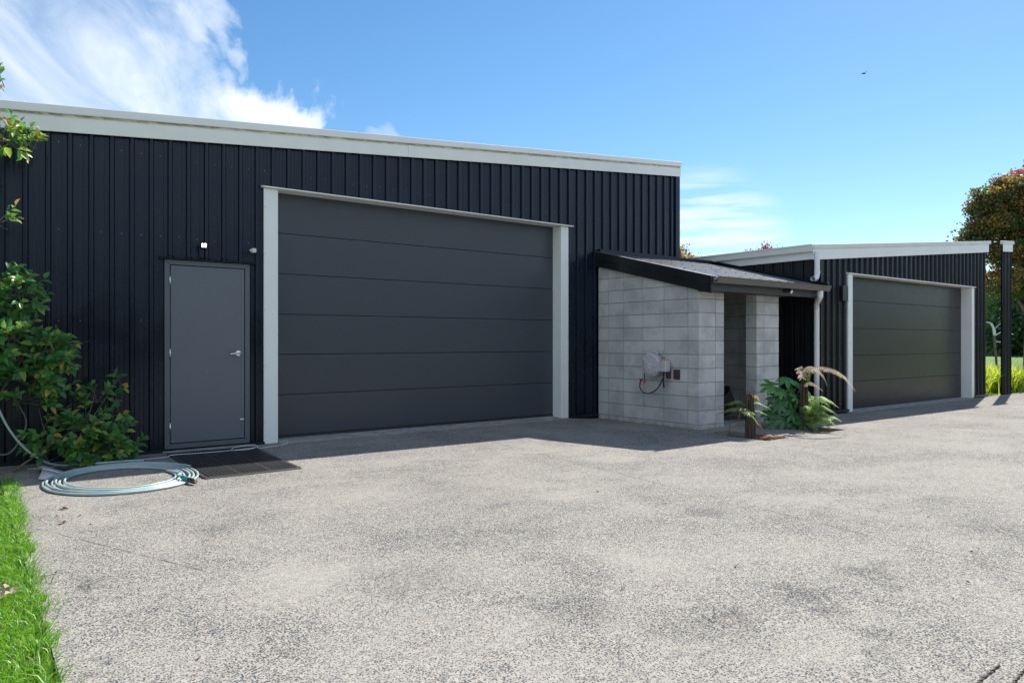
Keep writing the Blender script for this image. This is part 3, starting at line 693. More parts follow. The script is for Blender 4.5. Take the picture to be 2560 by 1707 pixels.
def blockwall(core, cols, axis, fixed0, fixed1):
    """core: mortar mesh object; cols: list of joint positions along axis"""
    for r_ in range(len(rows)-1):
        for c0, c1 in zip(cols[:-1], cols[1:]):
            j = jit()
            if axis == 'y': clipb('block', core, fixed0+j, fixed1+j, c0+J, c1-J, rows[r_]+(.001 if r_ == 0 else J), rows[r_+1]-J, M['block'])
            else: clipb('block', core, c0+J, c1-J, fixed0+j, fixed1+j, rows[r_]+(.001 if r_ == 0 else J), rows[r_+1]-J, M['block'])
def core(x0, x1, y0, y1, name='block_wall'):
    mm = MB(); mm.hexa([(x0, y0, 0), (x1, y0, 0), (x1, y1, 0), (x0, y1, 0)], [(x0, y0, zr(y0)-.11), (x1, y0, zr(y0)-.11), (x1, y1, zr(y1)-.11), (x0, y1, zr(y1)-.11)])
    o = mm.build(name, M['mortar'], st); return o
BX0, BX1 = 8.2, 8.39
c = core(BX0+.010, BX1-.010, 6.456, 8.445); 
blockwall(c, [6.645, 6.674+.0, 7.08, 7.488, 7.89, 8.222, 8.445][0:1]+[7.08-.0, 7.488, 7.89, 8.222, 8.445], 'y', BX0, BX1)
# corner + front return
c = core(BX0+.011, 8.762, 6.460, 6.634)
blockwall(c, [8.2, 8.57, 8.77], 'x', 6.45, 6.64)
c = core(9.57, 10.14, 6.460, 6.634)
blockwall(c, [9.56, 9.757, 10.15], 'x', 6.45, 6.64)
c = core(9.967, 10.143, 6.636, 8.445)
blockwall(c, [6.645, 7.04, 7.44, 7.84, 8.24, 8.445], 'y', 9.96, 10.15)
m = MB(); m.box(8.40, 9.95, 8.425, 8.445, .05, 2.5); m.build('back_lining', M['black'], st)
B('floor', M['conc'], st, 8.40, 9.95, 6.46, 8.42, .001, .03)
# roof
RX0, RX1, RY0, RY1 = 8.15, 11.165, 6.14, 8.44
nsh = 4; w = (RX1-RX0)/nsh
for k in range(nsh):
    mm = MB(); a = RX0+k*w; n = 6; q = []
    for i in range(n):
        b0 = a+w*i/n; q += [(b0, 0), (b0+w/n*.45, 0), (b0+w/n*.58, .024), (b0+w/n*.87, .024)]
    q.append((a+w, 0)); D = -.03
    for i in range(len(q)-1):
        (xa, da), (xb, db_) = q[i], q[i+1]
        mm.add([(xa, RY0, zr(RY0)+D+da), (xb, RY0, zr(RY0)+D+db_), (xb, RY1, zr(RY1)+D+db_), (xa, RY1, zr(RY1)+D+da)], [(0, 1, 2, 3)])
    mm.build('roof_sheet', M['roofblack'], st)
m = MB(); m.hexa([(RX0, RY0+.1, zr(RY0+.1)-.10), (RX1, RY0+.1, zr(RY0+.1)-.10), (RX1, RY1, zr(RY1)-.10), (RX0, RY1, zr(RY1)-.10)], [(RX0, RY0+.1, zr(RY0+.1)-.045), (RX1, RY0+.1, zr(RY0+.1)-.045), (RX1, RY1, zr(RY1)-.045), (RX0, RY1, zr(RY1)-.045)])
m.build('roof_lining', M['black'], st)
pts = []
for yy in (6.35, 6.95, 7.6, 8.25):
    for k in range(0, 24, 2): pts.append((RX0+w/6*(k+.72), yy, zr(yy)-.03+.024))
m = MB()
for p in pts: m.cyl(p, (p[0], p[1], p[2]+.008), .010, 6)
m.build('roof_screw', M['black'], st, kind='stuff')
def slopebar(name, x0, x1, y0, y1, d0, d1, mat, bevel=.003):
    mm = MB(); mm.hexa([(x0, y0, zr(y0)+d0), (x1, y0, zr(y0)+d0), (x1, y1, zr(y1)+d0), (x0, y1, zr(y1)+d0)], [(x0, y0, zr(y0)+d1), (x1, y0, zr(y0)+d1), (x1, y1, zr(y1)+d1), (x0, y1, zr(y1)+d1)])
    return mm.build(name, mat, st, bevel=bevel)
slopebar('barge_board', 8.135, 8.165, 6.197, 8.445, -.235, -.10, M['black'])
slopebar('barge_flashing', 8.122, 8.149, 6.185, 8.445, -.115, .0, M['black'], .002)
slopebar('barge_cap', 8.123, 8.23, 6.185, 8.445, .001, .006, M['roofblack'], 0)
m = MB(); m.box(8.2, RX1, 8.40, 8.45, 2.63, 2.72); m.build('wall_flashing', M['clad'], st)
slopebar('side_flashing', RX1-.02, RX1+.012, 6.2, 8.44, -.03, .05, M['clad2'], 0)
m = MB(); pr = [(6.18, 2.03), (6.10, 2.03), (6.078, 2.105), (6.066, 2.107), (6.066, 2.115), (6.09, 2.115), (6.11, 2.045), (6.172, 2.045), (6.172, 2.09), (6.18, 2.09)]
m.prism([(8.155, a, b) for a, b in pr], (11.02-8.155, 0, 0)); gt = m.build('gutter', M['gutter'], st)
mm = MB(); mm.prism([(11.02, 6.18, 2.03), (11.02, 6.10, 2.03), (11.02, 6.078, 2.107), (11.02, 6.18, 2.107)], (.004, 0, 0)); mm.build('gutter_end', M['gutter'], gt)
B('fascia_beam', M['beam'], st, 8.17, 11.02, 6.21, 6.30, 1.93, 2.06, bevel=.003)
B('lintel', M['beam'], st, 8.17, 10.16, 6.303, 6.44, 1.925, 1.96)
# lower downpipe
m = MB(); pa = spline([(10.80, 6.14, 2.03), (10.80, 6.14, 1.97), (10.81, 6.15, 1.93), (10.98, 6.30, 1.84), (11.10, 6.37, 1.78), (11.10, 6.37, 1.70)], 5)+[(11.10, 6.37, .9), (11.10, 6.37, .06)]
m.tube(pa, .041, 16); dp = m.build('downpipe', M['pipe'], st, True)
m = MB(); m.cyl((11.10, 6.37, 1.20), (11.10, 6.37, 1.215), .046, 16); m.box(11.14, 11.20, 6.39, 6.42, 1.20, 1.214)
m.cyl((10.80, 6.14, 1.955), (10.80, 6.14, 2.028), .045, 16); m.build('pipe_clip', M['pipe'], dp)

# ------------------------------------------------------------------ spotlight under the lean-to
sp = thing('spot_light', 'small black and white spotlight fixed under the lean-to gutter beam', 'light', (9.98, 6.21, 1.98))
m = MB(); m.cyl((9.90, 6.21, 2.0), (9.90, 6.18, 2.0), .02, 10); m.cyl((9.90, 6.18, 2.0), (9.97, 6.15, 1.985), .012, 8); m.build('bracket', M['black'], sp)
m = MB(); m.tube([(9.98, 6.20, 2.01), (9.985, 6.14, 1.985)], [.030, .034], 12); m.build('housing', M['black'], sp)
m = MB(); m.cyl((9.9855, 6.139, 1.9845), (9.987, 6.128, 1.979), .027, 12); m.build('lens', M['pipe'], sp)

# ------------------------------------------------------------------ added screen past the second shed, a made-up repeat of its end
sc_ = thing('added_screen', 'added narrow black ribbed screen with white cap, repeating the end of the second shed at the far right', 'screen', (19.5, 6.5, 0))
zt3 = lambda x: 3.555+.06*(x-19.1)
clad_sheets(sc_, 'x', 19.21, 19.74, 6.47, -1, lambda x: .0, lambda x: zt3(x)-.15, M['clad2'], .1895, 19.22)
m = MB(); m.hexa([(19.205, 6.475, 0), (19.74, 6.475, 0), (19.74, 6.49, 0), (19.205, 6.49, 0)], [(19.205, 6.475, zt3(19.1)-.1), (19.74, 6.475, zt3(19.8)-.1), (19.74, 6.49, zt3(19.8)-.1), (19.205, 6.49, zt3(19.1)-.1)]); m.build('backing', M['black'], sc_)
slab('fascia_board', 19.19, 19.78, -.252, -.07, 6.43, 6.44, M['white'], sc_, zt3); slab('fascia_cap', 19.19, 19.83, -.075, 0, 6.415, 6.495, M['gutterwhite'], sc_, zt3)

# ------------------------------------------------------------------ hose reel on the block wall
hr = thing('hose_reel', 'grey round wall-mounted hose reel with dangling dark hose on the block wall', 'hose reel', (8.2, 7.1, .9))
m = MB(); prof = []
cy_, cz_ = 7.19, .885
def outline(k, n=40):
    out = []
    for i in range(n):
        a = 2*math.pi*i/n; ry, rz = .158, .170
        y, z = math.cos(a)*ry, math.sin(a)*rz
        y = max(-.2, y); z = max(z, -.160)
        if y > 0 and z > 0: z += .02*max(0, math.cos(a-R(60)))**4; y += .02*max(0, math.cos(a-R(45)))**4
        out.append((cy_+y*k, cz_+z*k))
    return out
lay = [(8.165, .80), (8.155, .93), (8.12, 1.0), (8.05, 1.0), (8.035, .97), (8.028, .90), (8.026, .84)]
n = 40
for x, k in lay: m.v += [(x, a, b) for a, b in outline(k)]
for i in range(len(lay)-1):
    for j in range(n): m.f.append((i*n+j, (i+1)*n+j, (i+1)*n+(j+1) % n, i*n+(j+1) % n)); m.m.append(0)
m.f.append(tuple((len(lay)-1)*n+j for j in range(n))[::-1]); m.m.append(0)
cas = m.build('casing', M['reel'], hr, True)
m = MB(); m.cyl((8.028, 7.20, .873), (8.020, 7.20, .873), .042, 24); m.build('hub', M['reelband'], hr, bevel=.003)
m = MB(); m.tube(spline([(8.024, 7.33, 1.0), (8.022, 7.30, .98), (8.020, 7.24, .92), (8.020, 7.16, .885), (8.022, 7.07, .88)], 6), .006, 6); m.build('moulded_rib', M['reelband'], hr, True)
m = MB(); m.tube(spline([(8.026, 7.325, .98), (8.022, 7.31, .88), (8.022, 7.27, .79), (8.022, 7.19, .755), (8.022, 7.13, .77), (8.024, 7.07, .80)], 6), .0018, 5); m.build('seam', M['dark'], hr, True)
m = MB(); m.tube(spline([(8.10, 7.25, 1.05), (8.10, 7.22, 1.085), (8.10, 7.16, 1.09), (8.10, 7.11, 1.05)], 6), .010, 8); m.build('carry_handle', M['reelband'], hr, True)
m = MB(); m.box(8.03, 8.13, 6.90, 7.055, .80, .955); m.build('outlet_box', M['reel'], hr, bevel=.012)
m = MB()
for a in range(9):
    t = 2*math.pi*a/9+.3; m.cyl((8.030, cy_+.135*math.cos(t), cz_+.143*math.sin(t)), (8.022, cy_+.135*math.cos(t), cz_+.143*math.sin(t)), .004, 6)
for z in (.82, .88, .935): m.cyl((8.030, 6.985, z), (8.024, 6.985, z), .004, 6)
m.build('casing_screw', M['dark'], hr, kind='stuff')
m = MB(); m.box(8.182, 8.197, 6.775, 6.89, .69, .835); m.box(8.12, 8.182, 6.93, 6.975, .70, .83); m.build('wall_bracket', M['maroon'], hr, bevel=.004)
m = MB(); m.cyl((8.09, 6.985, .955), (8.09, 6.985, .985), .016, 12); m.build('brass_connector', M['brass'], hr)
m = MB(); m.cyl((8.09, 6.985, .985), (8.09, 6.985, 1.005), .018, 12); m.build('connector_collar', M['red'], hr)
m = MB(); m.tube(spline([(8.09, 6.985, 1.005), (8.09, 6.987, 1.05), (8.10, 7.0, 1.085), (8.13, 7.03, 1.085), (8.16, 7.06, 1.05)], 6), .008, 8); m.build('inlet_hose', M['aqua'], hr, True)
m = MB(); m.tube(spline([(8.05, 6.945, .81), (8.05, 6.95, .75), (8.06, 7.0, .66), (8.08, 7.10, .55), (8.09, 7.22, .485), (8.09, 7.33, .47), (8.09, 7.41, .50), (8.09, 7.45, .56), (8.09, 7.448, .585)], 6), .009, 8); m.build('hose', M['hosegreen'], hr, True)
m = MB(); m.cyl((8.09, 7.448, .585), (8.09, 7.438, .635), .016, 12); m.build('red_coupling', M['red'], hr, bevel=.003)
m = MB(); m.tube([(8.09, 7.438, .637), (8.09, 7.425, .66), (8.09, 7.40, .668)], [.012, .014, .012], 10); m.tube([(8.09, 7.42, .665), (8.09, 7.46, .685), (8.09, 7.475, .687)], [.008, .006, .004], 8); m.build('nozzle', M['rubber'], hr, True)
m = MB(); m.tube([(8.06, 7.328, .79), (8.06, 7.328, .665)], [.005, .009], 8); m.build('strap', M['hosegreen'], hr)
m = MB(); m.cyl((8.06, 7.328, .665), (8.06, 7.326, .615), .015, 12); m.build('red_coupling', M['red'], hr, bevel=.003)
m = MB(); m.cyl((8.06, 7.326, .615), (8.06, 7.322, .535), .006, 8, .008); m.build('brass_tip', M['brass'], hr)
m = MB(); m.tube([(8.09, 6.99, .80), (8.09, 6.99, .62), (8.09, 6.985, .57)], [.012, .013, .012], 8); m.build('lower_spout', M['rubber'], hr, True)

# ------------------------------------------------------------------ tub inside the doorway
tb = thing('rubber_tub', 'black rubber tub lying on its side inside the block store doorway', 'tub', (9.3, 6.9, 0))
m = MB(); n = 24; axd = Vector((-.55, .25, .80)).normalized(); u = axd.orthogonal().normalized(); v = axd.cross(u); c0 = Vector((9.42, 6.86, .17))
for (t, r_) in ((0, .15), (.02, .165), (.30, .22), (.305, .235), (.30, .21), (.03, .15)):
    m.v += [tuple(c0+axd*t+(u*math.cos(2*math.pi*j/n)+v*math.sin(2*math.pi*j/n))*r_) for j in range(n)]
for i in range(5):
    for j in range(n): m.f.append((i*n+j, i*n+(j+1) % n, (i+1)*n+(j+1) % n, (i+1)*n+j)); m.m.append(0)
m.f.append(tuple(range(n))[::-1]); m.m.append(0); m.build('body', M['rubber'], tb, True)
m = MB(); m.tube([c0+axd*.30+u*.22, c0+axd*.36+u*.27+v*.03, c0+axd*.36+u*.27-v*.03, c0+axd*.30+u*.22-v*.06], .012, 6); m.build('handle', M['rubber'], tb)

# ------------------------------------------------------------------ rubber mat in front of the side door
mt = thing('door_mat', 'black perforated rubber mat on the concrete in front of the grey side door', 'mat', (2.2, 7.5, 0))
MX0, MX1, MY0, MY1 = 1.755, 2.655, 6.83, 8.30
def matpiece(mm, x0, x1, y0, y1, h):
    mm.hexa([(x0, y0, gz(x0, y0)+.001), (x1, y0, gz(x1, y0)+.001), (x1, y1, gz(x1, y1)+.001), (x0, y1, gz(x0, y1)+.001)], [(x0, y0, gz(x0, y0)+h), (x1, y0, gz(x1, y0)+h), (x1, y1, gz(x1, y1)+h), (x0, y1, gz(x0, y1)+h)])
m = MB(); e = .038
m.hexa([(MX0, MY0, gz(MX0, MY0)+.001), (MX1, MY0, gz(MX1, MY0)+.001), (MX1, MY0+e, gz(MX1, MY0+e)+.001), (MX0, MY0+e, gz(MX0, MY0+e)+.001)], [(MX0, MY0, .004), (MX1, MY0, .004), (MX1-.02, MY0+e, .014), (MX0+.02, MY0+e, .014)])
ysb = np.linspace(MY0+e, MY1-e, 6)
for a, b in zip(ysb[:-1], ysb[1:]):
    matpiece(m, MX0, MX0+e, a, b, .0135); matpiece(m, MX1-e, MX1, a, b, .0135)
matpiece(m, MX0, MX1, MY1-e, MY1, .0137); m.build('border', M['rubber'], mt)
m = MB(); nx = 26; 
for i in range(1, nx):
    x = MX0+e+(MX1-MX0-2*e)*i/nx; wd = .012 if i % 9 == 0 else .006
    for a, b in zip(ysb[:-1], ysb[1:]): matpiece(m, x-wd, x+wd, a, b, .0145)
ny = 42
for i in range(1, ny):
    y = MY0+e+(MY1-MY0-2*e)*i/ny; matpiece(m, MX0+e, MX1-e, y-.006, y+.006, .012)
o = m.build('grid', M['rubber'], mt, kind='stuff')
m = MB(); matpiece(m, MX0+.01, MX1-.01, MY0+.03, 7.2, .0035); matpiece(m, MX0+.01, MX1-.01, 7.2, MY1-.01, .0035); m.build('backing', M['dark'], mt)

# ------------------------------------------------------------------ garden hose and cord
hs_ = thing('garden_hose', 'blue green garden hose coiled flat on the concrete left of the mat', 'hose', (1.2, 7.2, 0))
pts = []; turns = 6; CX, CY = 1.185, 7.235
for i in range(turns*40+1):
    a = 2*math.pi*i/40; t = i/(turns*40)
    k = .5+.5*math.cos(a+.35-R(20))            # wide spread on the right/back, bunched at the front left
    r_ = .690-(.205+.06*k)*t+.009*math.sin(a*1.7+t*9)+.006*math.sin(a*.63+2)
    x = CX+math.cos(a+.35)*r_*.93; y = CY+math.sin(a+.35)*r_*1.04
    z = .0125+gz(x, y)+(.016 if (k < .35 and int(a/2/math.pi) % 2) else .0)*(1-k/.35 if k < .35 else 0)+.004*math.sin(a*2.3)*t*t
    pts.append((x, y, max(z, .0118+gz(x, y))))
end = Vector(pts[-1]); st0 = Vector(pts[0])
m = MB(); tail = spline([end, (1.60, 7.18, .03), (1.60, 7.02, .045), (1.555, 6.93, .05), (1.565, 6.86, .045), (1.58, 6.80, .036)], 6)
m.tube([Vector(p) for p in pts]+tail[1:], .0106, 8); m.build('coil', M['hose'], hs_, True)
# lead coming off the coil's back and rising into the shrub
m = MB(); A_ = Vector(pts[10]); 
lead = spline([Vector(pts[0]), Vector(pts[5])+Vector((0, .01, .02)), Vector(pts[9])+Vector((0, .03, .022)), (1.15, 8.02, .05), (.98, 8.08, .052), (.80, 8.10, .055), (.66, 8.08, .10), (.50, 8.02, .24), (.38, 7.95, .42), (.30, 7.90, .60), (.22, 7.86, .85), (.14, 7.9, 1.15)], 6)
m.tube(lead[6:], .0106, 8); m.build('lead', M['hose'], hs_, True)
m = MB(); m.tube([(1.572, 6.85, .042), (1.585, 6.79, .036), (1.60, 6.72, .034)], [.017, .022, .021], 12); m.build('fitting', M['teal'], hs_, True)
m = MB(); m.tube([(1.60, 6.72, .034), (1.615, 6.655, .031), (1.622, 6.62, .029)], [.021, .023, .020], 12); m.build('nozzle', M['rubber'], hs_, True)
m = MB(); m.cyl((1.622, 6.62, .029), (1.626, 6.600, .028), .011, 10); m.build('tip', M['brass'], hs_)
cdn = MB(); cp = [(.52, 8.16), (.70, 8.15), (.85, 8.20), (1.2, 8.17), (1.54, 8.12), (1.80, 8.14), (2.04, 8.11), (2.35, 8.10), (2.60, 8.14), (2.78, 8.19), (2.95, 8.24), (3.06, 8.34), (3.09, 8.44), (3.06, 8.50)]
def onmat(x, y): return gz(x, y)+(.0205 if MX0-.02 < x < MX1+.02 and MY0-.02 < y < MY1+.02 else .005)
cdn.tube([(p.x, p.y, onmat(p.x, p.y)) for p in spline([(a, b, 0) for a, b in cp], 10)], .0042, 6)
lp = [(2.36, 8.10), (2.42, 8.23), (2.55, 8.29), (2.66, 8.26), (2.66, 8.16), (2.54, 8.06), (2.40, 8.06), (2.36, 8.10)]
cdn.tube([(p.x, p.y, onmat(p.x, p.y)+.004) for p in spline([(a, b, 0) for a, b in lp], 10)], .0042, 6)
o = cdn.build('white_cord', M['cord'], smooth=True); props(o, 'thin pale cord with a small loop lying across the black rubber mat', 'cord')
m = MB(); m.prism([(.60, 8.02, .03), (.73, 8.07, .035), (.87, 7.98, .03), (.70, 7.62, .015), (.585, 7.55, .012)], (0, 0, .006)); o = m.build('weed_mat_offcut', M['fabric']); props(o, 'curled black matting offcut on the concrete beside the lawn corner', 'matting')
m = MB()
q = [(.56, 8.00, .05), (.62, 7.86, .10), (.60, 7.70, .09), (.56, 7.55, .03)]
for i in range(3): m.hexa([q[i], (q[i][0]+.16, q[i][1], q[i][2]*.3), (q[i+1][0]+.16, q[i+1][1], q[i+1][2]*.3), q[i+1]], [(a, b, c+.006) for a, b, c in (q[i], (q[i][0]+.16, q[i][1], q[i][2]*.3), (q[i+1][0]+.16, q[i+1][1], q[i+1][2]*.3), q[i+1])])
o = m.build('rag', M['reel'], smooth=True); props(o, 'crumpled pale grey sheet scrap at the edge of the grass', 'scrap')
for k, (a, b) in enumerate((((2.89, 1.06), (3.16, 1.07)), ((3.00, .98), (3.22, 1.0)))):
    m = MB(); m.tube([(a[0]+(b[0]-a[0])*t, a[1]+(b[1]-a[1])*t+.004*math.sin(t*40), .006) for t in np.linspace(0, 1, 16)], .0035, 6)
    o = m.build('twig', M['stump']); props(o, ('thin dark twig on the driveway at the bottom right, the one nearer the doors', 'thin dark twig on the driveway at the bottom right corner, nearest the picture edge')[k], 'twig')

# ------------------------------------------------------------------ plants
def leafshape(m, base, d, nrm, L_, Wd, fold=.25, droop=.25):
    d = Vector(d).normalized(); s = d.cross(Vector(nrm)); s = s.normalized() if s.length > 1e-4 else d.orthogonal().normalized(); nn = s.cross(d).normalized()
    base = Vector(base); P_ = lambda t, w, h: base+d*(t*L_)+s*(w*Wd)+nn*(h*L_)
    dr = droop
    vs = [P_(0, 0, 0), P_(.35, 0, -.03-dr*.12), P_(.7, 0, -dr*.4), P_(1.0, 0, -dr*.9), P_(.3, .48, fold*.28-dr*.1), P_(.65, .40, fold*.2-dr*.35), P_(.3, -.48, fold*.28-dr*.1), P_(.65, -.40, fold*.2-dr*.35)]
    m.add(vs, [(0, 1, 4), (1, 2, 5, 4), (2, 3, 5), (0, 6, 1), (1, 6, 7, 2), (2, 7, 3)])
def rdir(up=.3):
    v = Vector((random.gauss(0, 1), random.gauss(0, 1), random.gauss(up, .8))); return v.normalized()
def shrub(root, name, label, blobs, stems, ntw, leaf=(.07, .11), weights=(5, 5, 2, .35)):
    t = thing(name, label, 'shrub', root)
    sm = MB()
    for pts_, r0 in stems:
        pp = spline(pts_, 6); sm.tube(pp, [r0*(1-.7*i/len(pp)) for i in range(len(pp))], 6)
    lm = MB()
    tot = sum(b[3] for b in blobs)
    for b_ in blobs:
        (cx, cy, cz), (rx, ry, rz), _, wt = b_
        for i in range(int(ntw*wt/tot)):
            while True:
                q = Vector((random.uniform(-1, 1), random.uniform(-1, 1), random.uniform(-1, 1)))
                if q.length < 1: break
            q = q*(.55+.45*random.random()) if q.length < .5 else q
            c = Vector((cx+q.x*rx*.8, cy+q.y*ry*.8, cz+q.z*rz*.8)); c.y = min(c.y, 8.36); c.z = max(c.z, .05)
            d = (Vector((q.x, q.y-.25, q.z*.8+.35))+rdir()*.55).normalized(); ln = random.uniform(.10, .21)
            tip = c+d*ln
            sm.tube([c-d*ln*.6, c, tip], [.0035, .003, .0015], 4, caps=False)
            nl = random.randint(5, 8)
            for j in range(nl):
                f_ = .15+.85*j/nl; p = c+d*ln*f_; a = j*2.4+random.random(); u = d.orthogonal().normalized(); w_ = d.cross(u)
                o_ = (u*math.cos(a)+w_*math.sin(a)); ld = (o_*.75+d*(.7+.3*f_)+Vector((0, -.2, -.16))).normalized()
                lm.cm = random.choices((0, 1, 2, 3), weights)[0]
                L_ = random.uniform(*leaf)*(1.2-.5*f_)
                p2 = p+ld*.008
                if p2.y+ld.y*L_ > 8.42: ld.y = -abs(ld.y)
                leafshape(lm, p2, ld, (d*.5+Vector((0, -.9, .7))+rdir()*.4).normalized(), L_, L_*.58, random.uniform(.3, .9), random.uniform(.05, .5))
    sm.build('branch', M['bark'], t, True)
    lm.build('foliage', [M['leaf2'], M['leaf1'], M['leaf3'], M['leaf4']], t, True, kind='stuff')
    return t
shrub((.1, 8.1, 0), 'tall_shrub', 'tall green leafy shrub with yellowing leaves at the left edge against the black shed',
      [((.10, 8.05, 1.55), (.45, .28, .40), 0, 1.3), ((.38, 8.05, 1.68), (.22, .2, .24), 0, .8), ((.28, 8.02, 1.25), (.36, .28, .28), 0, 1.3), ((.60, 8.05, 1.10), (.30, .22, .20), 0, 1.0), ((.55, 8.0, .88), (.26, .22, .18), 0, .8),
       ((.10, 8.0, .85), (.35, .25, .25), 0, .8), ((.80, 8.1, 1.02), (.10, .12, .08), 0, .15), ((.70, 8.1, 1.28), (.10, .1, .08), 0, .12), ((.48, 8.08, .68), (.18, .15, .10), 0, .25)],
      [([(.02, 8.1, 0), (.10, 8.08, .35), (.30, 8.05, .75), (.45, 8.05, 1.1)], .016), ([(.0, 8.1, .0), (.2, 8.1, .2), (.38, 8.05, .22), (.50, 8.05, .45), (.46, 8.05, .62), (.35, 8.0, .8)], .012), ([(-.05, 8.05, 0), (.0, 8, .6), (.15, 8, 1.2), (.2, 8.0, 1.8)], .014),
       ([(.4, 8.0, 1.3), (.25, 8.0, 1.45), (.7, 8.05, .95)], .010), ([(.30, 8.05, .75), (.5, 8.02, 1.2), (.42, 8.05, 1.8)], .008), ([(.62, 8.05, 1.15), (.85, 8.2, 1.17), (1.05, 8.32, 1.25)], .003), ([(.1, 8.0, .3), (.25, 8.0, .5), (.2, 8.0, .9)], .010)], 205)
shrub((.9, 8.15, 0), 'low_shrub', 'low green shrub sprawling at the foot of the black shed beside the side door',
      [((1.12, 8.12, .20), (.34, .16, .17), 0, 1.5), ((.95, 8.10, .33), (.22, .14, .12), 0, .6), ((1.33, 8.15, .10), (.14, .12, .09), 0, .4), ((1.08, 8.16, .68), (.10, .06, .10), 0, .16), ((1.28, 8.18, .84), (.05, .04, .04), 0, .1), ((1.30, 8.18, .53), (.08, .05, .04), 0, .09), ((1.02, 8.16, .48), (.09, .07, .08), 0, .12), ((.66, 8.08, .40), (.09, .1, .08), 0, .2), ((.68, 8.1, .18), (.14, .1, .10), 0, .2)],
      [([(.35, 8.1, .0), (.55, 8.08, .15), (.80, 8.08, .33), (1.0, 8.1, .42)], .012), ([(.8, 8.08, .33), (1.0, 8.12, .5), (1.08, 8.15, .8)], .006), ([(1.0, 8.12, .42), (1.18, 8.15, .7), (1.28, 8.18, .86)], .005), ([(1.05, 8.1, .45), (1.2, 8.15, .48), (1.36, 8.2, .55)], .004), ([(.7, 8.08, .28), (.95, 8.05, .2), (1.15, 8.05, .15)], .007), ([(.72, 8.05, .3), (.64, 8.05, .42), (.60, 8.05, .62)], .004)], 92)
shrub((.2, 8.05, 2.0), 'upper_branch', 'leafy shoots reaching in front of the white fascia at the left edge', 
      [((.36, 7.98, 3.06), (.12, .10, .14), 0, .5), ((.50, 8.0, 3.02), (.11, .08, .07), 0, .45), ((.30, 7.9, 3.50), (.07, .08, .12), 0, .3), ((.33, 7.95, 3.24), (.08, .06, .05), 0, .2), ((.31, 7.95, 2.30), (.07, .06, .12), 0, .3), ((.0, 7.9, 2.9), (.25, .3, .6), 0, 1.2)],
      [([(.0, 8.05, 1.6), (.05, 8.0, 2.3), (.15, 7.95, 2.9), (.28, 7.92, 3.5)], .010), ([(.1, 7.98, 2.9), (.35, 8.0, 3.05), (.58, 8.0, 3.02)], .005), ([(.05, 8.0, 2.2), (.2, 7.97, 2.3), (.36, 7.95, 2.24)], .004)], 38, weights=(1.5, 4, 5, 1.0))

# grass on the lawn
def blades(name, pts, h, wdt, lean, mats, w, parent=None, bias=(0, 0)):
    n = len(pts); h = h*rng.uniform(.55, 1.25, n); a = rng.uniform(0, 2*np.pi, n); l = lean*rng.uniform(.2, 1.3, n)
    dx = np.cos(a)*l*h+bias[0]*h; dy = np.sin(a)*l*h+bias[1]*h; fa = rng.uniform(0, 2*np.pi, n); wx = np.cos(fa)*wdt/2; wy = np.sin(fa)*wdt/2
    x, y, z = pts[:, 0], pts[:, 1], pts[:, 2]; V = np.zeros((n, 5, 3))
    V[:, 0] = np.stack([x-wx, y-wy, z], 1); V[:, 1] = np.stack([x+wx, y+wy, z], 1)
    V[:, 2] = np.stack([x+dx*.35-wx*.8, y+dy*.35-wy*.8, z+h*.55], 1); V[:, 3] = np.stack([x+dx*.35+wx*.8, y+dy*.35+wy*.8, z+h*.55], 1)
    V[:, 4] = np.stack([x+dx, y+dy, z+h*(1-.25*np.minimum(1, l))], 1)
    idx = np.arange(n)*5
    q = np.stack([idx, idx+1, idx+3, idx+2], 1); t = np.stack([idx+2, idx+3, idx+4], 1)
    me = bpy.data.meshes.new(name); me.vertices.add(n*5); me.vertices.foreach_set('co', V.reshape(-1))
    loops = np.concatenate([q, t], 1).reshape(-1); me.loops.add(len(loops)); me.loops.foreach_set('vertex_index', loops)
    me.polygons.add(2*n); ls = np.empty(2*n, int); ls[0::2] = np.arange(n)*7; ls[1::2] = np.arange(n)*7+4; me.polygons.foreach_set('loop_start', ls)
    for q_ in mats: me.materials.append(q_)
    mi = np.repeat(rng.choice(len(mats), n, p=np.array(w)/sum(w)), 2); me.polygons.foreach_set('material_index', mi)
    me.update(calc_edges=True); me.validate()
    o = bpy.data.objects.new(name, me); link(o, parent); return o
gp = []
for (x0, x1, y0, y1, n) in ((-.35, .37, 2.2, 8.15, 46000), (-3.0, -.35, 0, 8.15, 9000), (.30, .40, 2.2, 8.05, 3500)):
    X = rng.uniform(x0, x1, n); Y = rng.uniform(y0, y1, n)
    if x1 > .3:
        edge = .265+.022*(Y-3)+.022*np.sin(Y*5.1)+.018*np.sin(Y*13.7+1)+.02*np.sin(Y*31); keep = X < edge; X, Y = X[keep], Y[keep]
    gp.append(np.stack([X, Y, np.where(X > .30, .0, -.02)], 1))
g_ = np.concatenate(gp)
cl_ = np.array([noise.noise(Vector((a*3.0, b*3.0, 0))) for a, b in g_[:, :2]]); g_ = g_[cl_ > -.42]
o = blades('grass', g_, .042, .0045, 1.2, [M['grass1'], M['grass2'], M['grass3'], M['grass4']], [5, 3, .5, 2.5]); props(o, 'bright green grass of the lawn edge at the left of the driveway', None, None, 'stuff')
ed = np.stack([(_ey := rng.uniform(2.3, 8.0, 900))*.022+.195+rng.uniform(-.03, .04, 900), _ey, np.full(900, -.015)], 1); 
tuft = np.concatenate([np.stack([rng.normal(cx, .03, k), rng.normal(cy, .06, k), np.full(k, -.01)], 1) for cx, cy, k in ((.28, 3.5, 60), (.30, 4.45, 50), (.31, 5.2, 40), (.33, 6.1, 40), (.36, 7.3, 60), (.27, 2.9, 40), (.29, 4.0, 40))])
